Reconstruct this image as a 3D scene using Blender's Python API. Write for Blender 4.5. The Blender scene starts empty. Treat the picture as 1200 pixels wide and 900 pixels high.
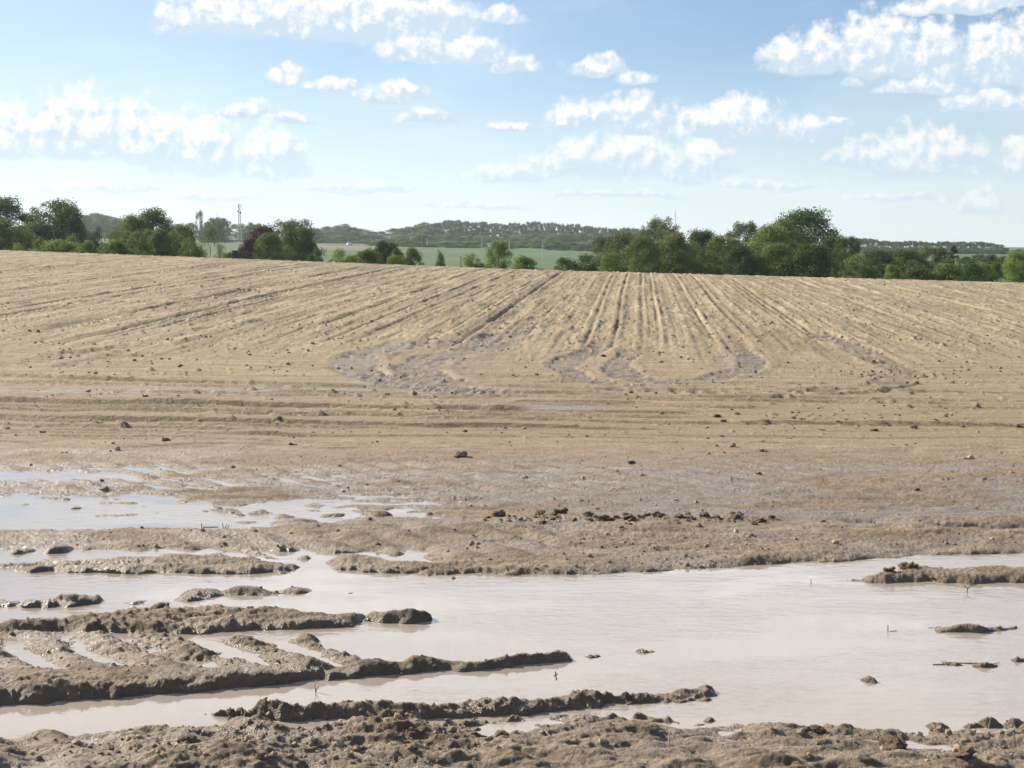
import bpy, math, random
import numpy as np
random.seed(7)
RNG = np.random.default_rng(11)
scene = bpy.context.scene
COL = scene.collection

# ------------------------------------------------------------------ camera
FPX, PCX, PCY, EYE, HORIZON = 1605.0, 600.0, 450.0, 1.6, 300.0
TH = math.atan((PCY - HORIZON) / FPX)
cam_data = bpy.data.cameras.new('camera')
cam_data.sensor_width = 36.0
cam_data.lens = 36.0 * FPX / 1200.0
cam_data.clip_end = 12000.0
cam_data.clip_start = 0.05
camera = bpy.data.objects.new('camera', cam_data)
COL.objects.link(camera)
camera.location = (0, 0, EYE)
camera.rotation_euler = (math.pi / 2 - TH, 0, 0)
scene.camera = camera
CT, ST = math.cos(TH), math.sin(TH)

def ray(px, py):
    u, v = px - PCX, PCY - py
    return np.array([u, v * ST + FPX * CT, v * CT - FPX * ST])

def pix_plane(px, py, z=0.0):
    d = ray(px, py); t = (z - EYE) / d[2]
    return d[0] * t, d[1] * t

def project(x, y, z):
    zz = z - EYE
    depth = np.maximum(y * CT - zz * ST, 0.05)
    up = y * ST + zz * CT
    return PCX + FPX * x / depth, PCY - FPX * up / depth

def at_dist(px, py, dist):
    d = ray(px, py); t = dist / d[1]
    return d[0] * t, dist, EYE + d[2] * t

# ------------------------------------------------------------------ light
SUN_AZ = math.radians(-56)      # from +Y (view direction) towards -X
SUN_EL = math.radians(28)
sd = np.array([math.sin(SUN_AZ) * math.cos(SUN_EL), math.cos(SUN_AZ) * math.cos(SUN_EL), math.sin(SUN_EL)])
sun_data = bpy.data.lights.new('sun', 'SUN')
sun_data.energy = 5.0
sun_data.angle = math.radians(0.53)
sun_data.color = (1.0, 0.91, 0.77)
sun = bpy.data.objects.new('sun', sun_data)
COL.objects.link(sun)
from mathutils import Vector
sun.rotation_euler = Vector(sd).to_track_quat('Z', 'Y').to_euler()

scene.view_settings.view_transform = 'Standard'
scene.view_settings.look = 'None'
scene.view_settings.gamma = 1
scene.view_settings.exposure = 0.72
scene.view_settings.use_curve_mapping = False

class NT:
    """small helper round a node tree"""
    def __init__(s, tree): s.t = tree; s.n = tree.nodes; s.l = tree.links
    def node(s, typ, **kw):
        n = s.n.new(typ)
        for k, v in kw.items(): setattr(n, k, v)
        return n
    def put(s, sock, v):
        if isinstance(v, bpy.types.NodeSocket): s.l.new(v, sock)
        else: sock.default_value = v
    def math(s, op, a, b=None, c=None, clamp=False):
        n = s.node('ShaderNodeMath', operation=op); n.use_clamp = clamp
        s.put(n.inputs[0], a)
        if b is not None: s.put(n.inputs[1], b)
        if c is not None: s.put(n.inputs[2], c)
        return n.outputs[0]
    def vmath(s, op, a, b=None):
        n = s.node('ShaderNodeVectorMath', operation=op)
        s.put(n.inputs[0], a)
        if b is not None: s.put(n.inputs[1], b)
        return n.outputs['Value'] if op in ('DOT_PRODUCT', 'LENGTH') else n.outputs[0]
    def noise(s, vec, scale, detail=4, rough=.5, lac=2.0, dist=0.0, dim='3D', out=0):
        n = s.node('ShaderNodeTexNoise'); n.noise_dimensions = dim
        if vec is not None: s.put(n.inputs['Vector'], vec)
        n.inputs['Scale'].default_value = scale; n.inputs['Detail'].default_value = detail
        n.inputs['Roughness'].default_value = rough; n.inputs['Lacunarity'].default_value = lac
        n.inputs['Distortion'].default_value = dist
        return n.outputs[out]
    def ramp(s, fac, lo, hi, a=0.0, b=1.0, smooth=True):
        n = s.node('ShaderNodeMapRange'); n.interpolation_type = 'SMOOTHSTEP' if smooth else 'LINEAR'
        s.put(n.inputs[0], fac); s.put(n.inputs[1], lo); s.put(n.inputs[2], hi); s.put(n.inputs[3], a); s.put(n.inputs[4], b)
        return n.outputs[0]
    def mix(s, fac, a, b, blend='MIX'):
        n = s.node('ShaderNodeMix', data_type='RGBA'); n.blend_type = blend
        s.put(n.inputs[0], fac)
        for i, v in ((6, a), (7, b)):
            if isinstance(v, (tuple, list)) and len(v) == 3: v = (*v, 1.0)
            s.put(n.inputs[i], v)
        return n.outputs[2]
    def comb(s, x, y, z=0.0):
        n = s.node('ShaderNodeCombineXYZ')
        s.put(n.inputs[0], x); s.put(n.inputs[1], y); s.put(n.inputs[2], z)
        return n.outputs[0]

# --- sky: Nishita plus cumulus clouds laid out by azimuth and elevation
def azel(px, py):
    d = ray(px, py); d = d / np.linalg.norm(d)
    return math.atan2(d[0], d[1]), math.asin(d[2])

# centre x, base y, half width, height (photo pixels turned into sky angles)
CLOUDS = [
    (205, 36, 30, 36), (270, 36, 60, 45), (350, 40, 90, 48), (440, 40, 90, 50), (505, 38, 60, 46),
    (485, 68, 45, 30), (545, 68, 55, 28), (605, 82, 28, 16), (592, 26, 22, 18),
    (338, 97, 26, 20), (388, 104, 34, 12), (458, 120, 46, 24), (503, 145, 32, 16),
    (25, 178, 60, 50), (90, 180, 70, 72), (165, 186, 60, 62), (230, 200, 62, 64), (320, 203, 45, 52),
    (292, 136, 32, 18), (340, 144, 26, 14),
    (702, 87, 40, 24), (745, 97, 22, 14),
    (685, 147, 48, 32), (748, 152, 42, 38), (820, 156, 40, 34), (868, 158, 52, 44), (945, 162, 42, 24),
    (665, 200, 52, 34), (735, 205, 62, 50), (815, 208, 60, 44), (590, 212, 42, 20),
    (1020, 192, 36, 34), (1075, 203, 62, 52), (1120, 203, 50, 40), (1195, 206, 34, 40), (1000, 192, 60, 16),
    (940, 82, 52, 44), (1025, 82, 55, 68), (1095, 86, 60, 62), (1185, 92, 70, 72), (1000, 102, 20, 12),
    (1085, 108, 55, 18), (1160, 128, 62, 22), (120, 222, 80, 8), (420, 226, 70, 12), (560, 246, 60, 8), (250, 236, 50, 8), (1050, 236, 60, 10), (900, 222, 60, 12), (720, 232, 90, 8), (970, 150, 30, 10), (600, 150, 24, 10), (1140, 12, 110, 20), (1148, 248, 36, 28),
]
# above and beside that part of the sky, where the puddles find their reflections
HIGH_CLOUDS = [
    (540, -60, 520, 130), (820, -150, 480, 170), (240, -190, 520, 170), (640, -300, 900, 240), (300, -60, 300, 70), (1000, -80, 300, 90), (700, -520, 800, 260), (1450, -90, 260, 150),
    (1150, -330, 340, 180), (-420, -80, 260, 120), (-260, -300, 300, 170),
]
world = bpy.data.worlds.new('World'); scene.world = world
world.use_nodes = True
W = NT(world.node_tree); W.n.clear()

def cloud_group(clouds):
    g = bpy.data.node_groups.new('cloud_field', 'ShaderNodeTree')
    g.interface.new_socket('Vector', in_out='INPUT', socket_type='NodeSocketVector')
    g.interface.new_socket('Field', in_out='OUTPUT', socket_type='NodeSocketFloat')
    g.interface.new_socket('Light', in_out='OUTPUT', socket_type='NodeSocketFloat')
    G = NT(g)
    gi = G.node('NodeGroupInput'); go = G.node('NodeGroupOutput')
    p0 = gi.outputs[0]
    w = G.noise(p0, 30, 2, .5, dim='2D', out=1)
    w = G.vmath('SUBTRACT', w, (.5, .5, .5))
    p = G.node('ShaderNodeVectorMath', operation='MULTIPLY_ADD')
    G.put(p.inputs[0], w); p.inputs[1].default_value = (.022, .012, 0); G.put(p.inputs[2], p0); p = p.outputs[0]
    acc = None; sw = None; sh = None
    for cx, by, hw, hh in clouds:
        a0, e0 = azel(cx, by); a1, _ = azel(cx + hw, by); _, e1 = azel(cx, by - hh)
        da, de = max(a1 - a0, .002) * 1.16, max(e1 - e0, .002) * 1.04
        v = G.node('ShaderNodeVectorMath', operation='MULTIPLY_ADD')
        G.put(v.inputs[0], p); v.inputs[1].default_value = (1 / da, 1 / de, 0); v.inputs[2].default_value = (-a0 / da, -(e0 + .12 * de) / de, 0)
        v = v.outputs[0]; raw = v
        v = G.vmath('MAXIMUM', v, G.vmath('MULTIPLY', v, (-1, -3.2, 0)))
        q = G.vmath('DOT_PRODUCT', v, v)
        acc = q if acc is None else G.math('MINIMUM', acc, q)
        ex = G.math('POWER', .018, q)
        hv = G.vmath('DOT_PRODUCT', raw, (-.22, 1.0, 0))
        sw = G.math('ADD', ex, .0005 if sw is None else sw)
        sh = G.math('MULTIPLY', ex, hv) if sh is None else G.math('MULTIPLY_ADD', ex, hv, sh)
    env = G.math('SUBTRACT', 1.0, acc)
    hgt = G.math('DIVIDE', sh, sw)
    env = G.math('MAXIMUM', env, -1.5)
    n1 = G.noise(p0, 80, 6, .58, dim='2D')
    vo = G.node('ShaderNodeTexVoronoi'); vo.feature = 'F1'; vo.voronoi_dimensions = '2D'
    wv = G.node('ShaderNodeVectorMath', operation='MULTIPLY_ADD')
    G.put(wv.inputs[0], G.noise(p0, 130, 3, .6, dim='2D', out=1)); wv.inputs[1].default_value = (.008, .008, 0); G.put(wv.inputs[2], p0)
    G.put(vo.inputs['Vector'], wv.outputs[0]); vo.inputs['Scale'].default_value = 85
    puff = G.math('SUBTRACT', .42, vo.outputs['Distance'])
    up = G.ramp(hgt, -.15, .65, .35, 1.0)
    f = G.math('MULTIPLY_ADD', G.math('MULTIPLY', G.math('SUBTRACT', n1, .48), 2.3), up, G.math('MULTIPLY', env, 1.3))
    f = G.math('MULTIPLY_ADD', G.math('MULTIPLY', puff, .8), up, f)
    n2 = G.noise(G.vmath('ADD', p0, (-.0035, .006, 0)), 88, 5, .60, dim='2D')
    n3 = G.noise(p0, 88, 5, .60, dim='2D')
    lt = G.math('MULTIPLY_ADD', G.math('SUBTRACT', n3, n2), 1.7, G.math('MULTIPLY', hgt, .95))
    lt = G.math('MULTIPLY_ADD', puff, .35, lt)
    G.put(go.inputs[1], lt)
    G.put(go.inputs[0], f)
    return g

tc = W.node('ShaderNodeTexCoord')
sep = W.node('ShaderNodeSeparateXYZ'); W.put(sep.inputs[0], tc.outputs['Generated'])
az = W.math('ARCTAN2', sep.outputs[0], sep.outputs[1]); el = W.math('ARCSINE', sep.outputs[2])
P = W.comb(az, el)
sky = W.node('ShaderNodeTexSky'); sky.sky_type = 'NISHITA'; sky.sun_disc = False
sky.sun_elevation = SUN_EL; sky.sun_rotation = SUN_AZ
sky.altitude = 50; sky.air_density = 1.0; sky.dust_density = .15; sky.ozone_density = 2.0
def sky_part(clouds, bright, dark):
    CG = cloud_group(clouds)
    cn = W.node('ShaderNodeGroup'); cn.node_tree = CG; W.put(cn.inputs[0], P)
    F0 = cn.outputs[0]
    alpha = W.math('MULTIPLY', W.ramp(F0, -.12, .95), W.ramp(el, .045, .10, .55, 1.0))
    lit = W.ramp(cn.outputs[1], -.12, .72)
    cloudcol = W.mix(lit, dark, bright)
    # thin high veil that whitens the sky towards the horizon and the sun side
    veil = W.noise(W.vmath('MULTIPLY', P, (1.0, 3.2, 1.0)), 5, 4, .6, dim='2D')
    veil = W.math('MULTIPLY', W.ramp(veil, .35, .8), .22)
    veil = W.math('ADD', veil, W.ramp(el, 0.0, .15, .60, .03))
    veil = W.math('ADD', veil, W.ramp(az, -.5, .25, .30, 0.0), clamp=True)
    skyc = W.mix(veil, W.mix(1.0, sky.outputs[0], (.93, 1.0, 1.12), 'MULTIPLY'), (8.0, 9.1, 9.8))
    bg = W.node('ShaderNodeBackground'); bg.inputs[1].default_value = .068
    W.put(bg.inputs[0], W.mix(alpha, skyc, cloudcol))
    return bg.outputs[0]
low = W.math('MULTIPLY', W.math('LESS_THAN', W.math('ABSOLUTE', az), .47), W.math('MULTIPLY', W.math('GREATER_THAN', el, -.004), W.math('LESS_THAN', el, .205)))
mxs = W.node('ShaderNodeMixShader'); W.put(mxs.inputs[0], low)
W.put(mxs.inputs[1], sky_part(HIGH_CLOUDS, (17.0, 17.2, 17.6), (11.5, 12.4, 13.8))); W.put(mxs.inputs[2], sky_part(CLOUDS, (9.5, 9.4, 9.2), (5.6, 6.9, 8.2)))
wo = W.node('ShaderNodeOutputWorld'); W.put(wo.inputs[0], mxs.outputs[0])
world.cycles.sampling_method = 'MANUAL'; world.cycles.sample_map_resolution = 256

# ------------------------------------------------------------------ object helpers
def link(o, parent=None):
    COL.objects.link(o)
    if parent is not None: o.parent = parent
    return o

def tag(o, label=None, cat=None, group=None, kind=None):
    if label: o['label'] = label
    if cat: o['category'] = cat
    if group: o['group'] = group
    if kind: o['kind'] = kind
    return o

def empty(name, loc, rz=0, scale=None):
    o = bpy.data.objects.new(name, None); o.location = loc; o.rotation_euler = (0, 0, rz)
    if scale: o.scale = scale
    o.empty_display_size = .3
    return link(o)

def np_mesh(name, verts, faces, mat, smooth=True, attrs=None):
    """verts (n,3); faces (m,k) same k"""
    me = bpy.data.meshes.new(name)
    verts = np.ascontiguousarray(verts, dtype=np.float32); faces = np.ascontiguousarray(faces, dtype=np.int32)
    m, k = faces.shape
    me.vertices.add(len(verts)); me.vertices.foreach_set('co', verts.ravel())
    me.loops.add(m * k); me.loops.foreach_set('vertex_index', faces.ravel())
    me.polygons.add(m); me.polygons.foreach_set('loop_start', np.arange(0, m * k, k, dtype=np.int32))
    me.polygons.foreach_set('use_smooth', np.full(m, smooth, dtype=bool))
    me.update(calc_edges=True)
    for nm, arr in (attrs or {}).items():
        a = me.attributes.new(nm, 'FLOAT', 'POINT'); a.data.foreach_set('value', np.ascontiguousarray(arr, dtype=np.float32))
    me.materials.append(mat)
    return me

class MB:
    """collects boxes and tubes into one mesh"""
    def __init__(s): s.v = []; s.f = []
    def box(s, c, size, rz=0.0, taper=1.0):
        cx, cy, cz = c; sx, sy, sz = [k / 2 for k in size]; i = len(s.v)
        ca, sa = math.cos(rz), math.sin(rz)
        for dz in (-1, 1):
            k = taper if dz > 0 else 1.0
            for dx, dy in ((-1, -1), (1, -1), (1, 1), (-1, 1)):
                x, y = dx * sx * k, dy * sy * k
                s.v.append((cx + x * ca - y * sa, cy + x * sa + y * ca, cz + dz * sz))
        for q in ((0, 3, 2, 1), (4, 5, 6, 7), (0, 1, 5, 4), (1, 2, 6, 5), (2, 3, 7, 6), (3, 0, 4, 7)):
            s.f.append(tuple(i + j for j in q))
        return s
    def tube(s, a, b, ra, rb=None, n=7):
        rb = ra if rb is None else rb
        a, b = Vector(a), Vector(b); d = (b - a).normalized()
        u = d.orthogonal().normalized(); w = d.cross(u); i = len(s.v)
        for p, r in ((a, ra), (b, rb)):
            for k in range(n):
                t = 2 * math.pi * k / n
                s.v.append(tuple(p + u * math.cos(t) * r + w * math.sin(t) * r))
        for k in range(n):
            k2 = (k + 1) % n
            s.f.append((i + k, i + k2, i + n + k2, i + n + k))
        s.f.append(tuple(i + k for k in reversed(range(n)))); s.f.append(tuple(i + n + k for k in range(n)))
        return s
    def mesh(s, name, mat):
        me = bpy.data.meshes.new(name); me.from_pydata(s.v, [], s.f); me.update(); me.materials.append(mat)
        return me
    def build(s, name, mat, parent=None):
        return link(bpy.data.objects.new(name, s.mesh(name, mat)), parent)

def plain(name, col, rough=.7, var=.12, scale=3.0, metal=0.0):
    m = bpy.data.materials.new(name); m.use_nodes = True; N = NT(m.node_tree)
    b = N.n['Principled BSDF']
    t = N.node('ShaderNodeTexCoord')
    n = N.noise(t.outputs['Object'], scale, 5, .6)
    lo = tuple(c * (1 - var * 2) for c in col); hi = tuple(min(1, c * (1 + var * 2)) for c in col)
    N.put(b.inputs['Base Color'], N.mix(N.ramp(n, .3, .7), lo, hi))
    b.inputs['Roughness'].default_value = rough; b.inputs['Metallic'].default_value = metal
    return m

# ------------------------------------------------------------------ numpy noise
PERM = RNG.permutation(256).astype(np.int32); PERM2 = np.concatenate([PERM, PERM])
GA = RNG.uniform(0, 2 * math.pi, 256); GX = np.cos(GA).astype(np.float32); GY = np.sin(GA).astype(np.float32)
def perlin(x, y, seed=0):
    x = np.asarray(x, np.float32) + np.float32(seed * 17.31 + 200.0); y = np.asarray(y, np.float32) + np.float32(seed * 9.77 + 300.0)
    xf = np.floor(x); yf = np.floor(y)
    xi = xf.astype(np.int32); yi = yf.astype(np.int32); fx = x - xf; fy = y - yf
    u = fx * fx * fx * (fx * (fx * 6 - 15) + 10); v = fy * fy * fy * (fy * (fy * 6 - 15) + 10)
    def g(ix, iy, dx, dy):
        h = PERM2[PERM2[(ix & 255)] + (iy & 255)]
        return GX[h] * dx + GY[h] * dy
    a = g(xi, yi, fx, fy); b = g(xi + 1, yi, fx - 1, fy)
    c = g(xi, yi + 1, fx, fy - 1); d = g(xi + 1, yi + 1, fx - 1, fy - 1)
    ab = a + u * (b - a); cd = c + u * (d - c)
    return (ab + v * (cd - ab)) * 1.5
def fbm(x, y, seed=0, octv=4, gain=.5):
    s = 0; a = 1.0
    for k in range(octv):
        s = s + a * perlin(x * 2 ** k, y * 2 ** k, seed + k * 3); a *= gain
    return s
def billow(x, y, seed=0, octv=2, gain=.45):
    s = 0; a = 1.0; tot = 0
    for k in range(octv):
        s = s + a * np.abs(perlin(x * 2 ** k, y * 2 ** k, seed + k * 3)); tot += a; a *= gain
    return s / tot
def sst(x, a, b):
    t = np.clip((x - a) / (b - a), 0, 1); return t * t * (3 - 2 * t)

# ------------------------------------------------------------------ terrain
SA, SB, D0 = .031, -.030, 15.0
def macro(x, y):
    r = np.hypot(x, y); ph = np.clip(np.arctan2(x, y), -.6, .6)
    d = r * np.cos(ph); xs = r * np.sin(ph); u = np.tan(ph)
    dc = np.interp(u, [-.6, -.374, 0, .374, .6], [64, 60, 52, 49, 48])
    s = SA + SB * u
    ramp = lambda q: np.log1p(np.exp(np.clip((q - D0) / 1.2, -30, 30))) * 1.2 * (q < D0 + 30) + (q - D0) * (q >= D0 + 30)
    plane = ramp(d) * s; zc = (dc - D0) * s
    roll = zc - .035 * (d - dc)
    k = .06
    z = -k * np.log(np.exp(-np.clip(plane - zc, -30, 30) / k * .5) + np.exp(-np.clip(roll - zc, -5, 5) / k * .5)) * 2 + zc
    z = np.where(plane < zc - .8, plane, z)
    far = np.interp(d, [100, 150, 210, 300, 400, 500, 700, 900, 1200, 1600, 4000], [-.5, -1.3, -1.0, .5, 2.0, 4.0, 6.0, 9.5, 13, 15, 15])
    far = far - .020 * np.clip(xs, -200, 200)
    far = far + 11 * np.exp(-((xs + 302) / 34) ** 2 - ((d - 1000) / 130) ** 2)
    far = far + 4 * np.exp(-((xs + 20) / 60) ** 2 - ((d - 900) / 150) ** 2)
    b = sst(d, 80, 150)
    return np.where(d < 70, z, z * (1 - b) + far * b)

def pix_ground(px, py):
    d = ray(px, py); ys = np.linspace(3.5, 62, 3000); t = ys / d[1]
    zs = EYE + d[2] * t; mz = macro(d[0] * t, ys)
    k = np.argmax(zs < mz)
    if not (zs < mz).any(): k = len(ys) - 1
    return float(d[0] * t[k]), float(ys[k])

def seg_dist(x, y, pts):
    best = np.full(x.shape, 1e9, np.float32); tpar = np.zeros(x.shape, np.float32); side = np.zeros(x.shape, np.float32)
    n = len(pts) - 1
    for i in range(n):
        ax, ay = pts[i]; bx, by = pts[i + 1]; dx, dy = bx - ax, by - ay; L = dx * dx + dy * dy + 1e-9
        t = np.clip(((x - ax) * dx + (y - ay) * dy) / L, 0, 1)
        ex, ey = x - (ax + t * dx), y - (ay + t * dy); q = ex * ex + ey * ey
        m = q < best
        best = np.where(m, q, best); tpar = np.where(m, (i + t) / n, tpar)
        side = np.where(m, np.sign(dx * ey - dy * ex), side)
    return np.sqrt(best), tpar, side

def poly_sdf(x, y, pts):
    best = np.full(x.shape, 1e9, np.float32); ins = np.zeros(x.shape, bool); n = len(pts)
    for i in range(n):
        ax, ay = pts[i]; bx, by = pts[(i + 1) % n]; dx, dy = bx - ax, by - ay; L = dx * dx + dy * dy + 1e-9
        t = np.clip(((x - ax) * dx + (y - ay) * dy) / L, 0, 1)
        ex, ey = x - (ax + t * dx), y - (ay + t * dy); best = np.minimum(best, ex * ex + ey * ey)
        if abs(dy) > 1e-9:
            c = ((ay > y) != (by > y)) & (x < dx * (y - ay) / dy + ax); ins ^= c
    s = np.sqrt(best)
    return np.where(ins, -s, s)

def Pz(lst): return [pix_plane(p[0], p[1], p[2] if len(p) > 2 else 0.0) for p in lst]
POOLS = [Pz(p) for p in [
    [(-400, 551), (0, 552), (90, 553), (165, 556), (160, 561), (60, 561), (0, 562), (-400, 563)],
    [(-400, 583), (0, 582), (60, 580), (110, 584), (150, 583), (195, 582), (240, 590), (270, 595), (297, 591), (335, 588),
     (352, 593), (367, 603), (404, 597), (413, 603), (454, 596), (472, 601), (524, 608), (512, 611), (419, 609), (381, 615),
     (320, 616), (317, 621), (262, 622), (175, 622), (95, 622), (0, 623), (-400, 626)],
    [(-400, 645), (0, 645), (92, 643), (120, 645), (165, 646), (200, 644), (258, 645), (268, 644), (290, 645), (330, 656), (345, 662), (312, 661),
     (270, 652), (200, 653), (150, 655), (120, 657), (75, 660), (25, 661), (0, 663), (-400, 664)],
    [(390, 652), (402, 647), (437, 648), (460, 651), (489, 648), (518, 660), (500, 660), (454, 657)],
    [(1003, 615), (1030, 614), (1040, 619), (1012, 619)],
    [(1108, 621), (1150, 619), (1200, 619), (1500, 619), (1500, 623), (1150, 623)],
    [(-400, 668), (0, 665), (345, 668), (352, 664), (330, 655), (311, 645), (330, 645), (361, 648), (396, 650), (380, 661), (390, 668),
     (470, 671), (520, 672), (600, 674), (700, 673), (800, 668), (900, 663), (1000, 657), (1060, 652), (1120, 650), (1600, 648),
     (1600, 858), (1200, 856), (1110, 857), (1080, 862), (1000, 857), (950, 851), (905, 852), (860, 850), (809, 853), (758, 849),
     (700, 842), (660, 840), (600, 842), (560, 846), (500, 846), (420, 846), (330, 850), (230, 852), (120, 858), (0, 862), (-400, 868)],
    [(556, 866), (575, 856), (590, 849), (622, 850), (600, 857), (577, 862)],
    [(1060, 530), (1062, 530), (1062, 531)],
]]
# land that stands out of the pools: outline (px, py, height of the traced edge), crest height, rough
LANDS = [
    ([(-400, 728, .03), (0, 726, .03), (60, 722, .03), (100, 716, .04), (130, 712, .04), (150, 706, .05), (185, 704, .05), (240, 706, .05), (330, 708, .05),
      (400, 713, .04), (418, 722), (405, 736), (330, 739), (240, 742), (180, 744), (100, 742), (-400, 752)], .046),
    ([(-400, 745), (0, 742), (100, 740), (200, 742), (235, 750), (250, 770), (240, 800), (-400, 820)], .013),
    ([(250, 750), (330, 748), (420, 765), (470, 775), (470, 785), (250, 795)], .003),
    ([(-400, 792, .05), (0, 782, .04), (100, 781, .04), (200, 778, .04), (300, 774, .04), (400, 772, .04), (480, 770, .03), (530, 771, .03), (600, 769, .02), (640, 766, .02),
      (665, 766), (669, 774), (640, 778), (600, 781), (550, 785), (500, 788), (450, 792), (400, 797), (330, 803), (250, 810), (100, 822), (0, 829), (-400, 850)], .054),
    ([(680, 767), (710, 765), (712, 769), (690, 772)], .018),
    ([(740, 764), (762, 762), (766, 767), (745, 768)], .014),
    ([(244, 839), (270, 832, .02), (300, 822, .06), (350, 815, .06), (420, 815, .05), (500, 816, .05), (560, 810, .05), (600, 811, .05), (673, 807, .04),
      (735, 806, .04), (756, 813, .03), (756, 822), (719, 824), (700, 836), (673, 833), (597, 838), (540, 846), (470, 848), (420, 846), (340, 843)], .048),
    ([(735, 812, .02), (775, 810, .02), (815, 806, .005), (840, 808), (836, 820), (775, 823), (735, 824)], .026),
    ([(280, 836), (300, 815, .07), (330, 809, .08), (370, 811, .08), (400, 817, .06), (410, 838), (340, 842)], .088),
    ([(985, 681), (1010, 676, .02), (1035, 670, .02), (1060, 664, .03), (1130, 662, .03), (1200, 662, .03), (1600, 658, .03), (1600, 690), (1200, 684), (1100, 684), (1030, 683)], .045),
    ([(415, 718, .02), (435, 712, .05), (470, 712, .05), (500, 718, .02), (502, 727), (480, 732), (440, 731), (418, 728)], .045),
    ([(497, 718), (520, 715, .005), (536, 717), (530, 720), (510, 721)], .008),
    ([(742, 842), (745, 834, .02), (765, 835, .02), (782, 843), (806, 848), (800, 852), (760, 847)], .032),
    ([(1078, 737), (1100, 733, .01), (1130, 730, .02), (1150, 732, .01), (1185, 734), (1180, 737), (1130, 740), (1100, 741)], .026),
    ([(1137, 777), (1160, 775, .01), (1172, 779), (1160, 782), (1142, 781)], .014),
    ([(1178, 774), (1190, 768, .02), (1230, 768, .02), (1230, 779), (1185, 778)], .035),
    ([(1094, 777), (1110, 776), (1126, 780), (1110, 781)], .008),
    ([(20, 667), (60, 661, .02), (130, 660, .02), (200, 659, .02), (300, 660, .02), (335, 664), (348, 669), (300, 673), (150, 672), (40, 671)], .034),
    ([(385, 668), (400, 661, .02), (450, 660, .02), (520, 662, .02), (600, 664, .02), (600, 674), (500, 672), (430, 672)], .034),
    ([(180, 745), (215, 742), (232, 752), (250, 772), (235, 776), (205, 762)], .02),
    ([(278, 750), (298, 747), (312, 756), (300, 762), (285, 758)], .022),
    ([(340, 746), (362, 744), (370, 750), (365, 756), (345, 754)], .022),
    ([(386, 750), (400, 748), (404, 753), (392, 754)], .018),
]
LANDS = [(Pz(p), h) for p, h in LANDS]
ISLES = [  # cx, base y, half width px, half depth px, height m, in the water
    (-5, 708, 28, 3.5, .022), (42, 709, 16, 3, .02), (66, 709, 10, 2.5, .014), (93, 706, 20, 4, .036), (112, 705, 12, 3, .03),
    (238, 697, 24, 3.2, .022), (290, 695, 28, 3.6, .024), (340, 693, 18, 3.0, .020), (225, 702, 16, 2.5, .018), (158, 706, 8, 1.2, .006),
    (1012, 797, 4, .8, .004),
    (975, 856, 17, 3, .022), (994, 850, 9, 2, .014), (993, 860, 11, 2.5, .02), (1092, 851, 17, 3, .022), (1092, 857, 10, 2, .014),
    (1130, 853, 10, 2, .012), (1153, 851, 12, 1.6, .01), (1196, 851, 10, 1.5, .01), (812, 849, 12, 2.2, .014), (826, 847, 6, 1.5, .01), (718, 844, 9, 1.8, .012),
    (27, 647, 12, 2.2, .02), (70, 645, 14, 3, .03), (136, 590, 20, 1.2, .008), (55, 584, 14, 1.2, .012), (70, 585, 10, 1, .01),
    (92, 595, 8, .8, .006), (140, 604, 20, 1.0, .01), (205, 600, 6, .8, .006), (212, 588, 10, 1, .012), (228, 600, 8, .8, .006),
    (262, 600, 16, 1.5, .018), (278, 604, 8, 1, .01), (305, 602, 14, 1.5, .018), (330, 606, 14, 2, .02), (345, 612, 22, 2.5, .025), (290, 612, 10, 1, .008),
    (130, 586, 8, .7, .007), (170, 594, 6, .6, .005), (182, 601, 5, .5, .005), (20, 592, 7, .6, .005), (250, 596, 8, 1, .01), (385, 604, 12, 2, .02),
    (432, 604, 14, 2, .02), (476, 609, 10, 1.2, .012), (330, 672, 8, 1, .01), (355, 656, 8, 1.4, .014), (300, 655, 9, 1.6, .018),
    (520, 672, 26, 2.5, .024), (414, 694, 8, .6, .004), (60, 641, 10, 1.5, .014), (1130, 739, 30, 1.5, .018),
]
ISL = []
for cx, cy, hw, hd, h in ISLES:
    x0, y0 = pix_plane(cx, cy); x1, _ = pix_plane(cx + hw, cy); _, y1 = pix_plane(cx, cy - hd)
    ISL.append((x0, y0, x1 - x0, max(y1 - y0, .02), h))

def G(lst): return [pix_ground(*p) for p in lst]
# tyre edges running across the headland: points, height, near width, far width
RUTS = [
    (G([(-200, 438), (0, 443), (200, 450), (420, 456), (560, 462), (700, 464)]), .022, .06, .30),
    (G([(-200, 470), (0, 474), (150, 477), (400, 480), (560, 482), (620, 485)]), .030, .05, .45),
    (G([(-200, 489), (0, 493), (120, 495), (300, 499), (460, 502), (640, 504), (800, 508)]), .026, .05, .5),
    (G([(100, 533), (150, 527), (220, 524), (330, 525)]), .034, .05, .4),
    (G([(-200, 520), (0, 521), (45, 524)]), .030, .06, .3),
    (G([(365, 529), (430, 528), (560, 530)]), .022, .05, .3),
    (G([(560, 482), (680, 487), (820, 488)]), .02, .05, .3),
    (G([(700, 468), (900, 470), (1030, 462), (1080, 452)]), .016, .05, .4),
    (G([(560, 455), (700, 459), (760, 461)]), .014, .05, .3),
    (G([(850, 500), (1000, 500), (1200, 503), (1400, 505)]), .022, .05, .4),
    (G([(620, 512), (800, 515), (1000, 517), (1300, 517)]), .012, .06, .5),
    (G([(300, 466), (430, 467), (560, 470)]), .014, .05, .3),
    (G([(600, 474), (690, 475), (760, 478)]), .022, .06, .3),
    (G([(1050, 480), (1200, 481), (1400, 481)]), .012, .06, .4),
]
_r = random.Random(3)
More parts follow.
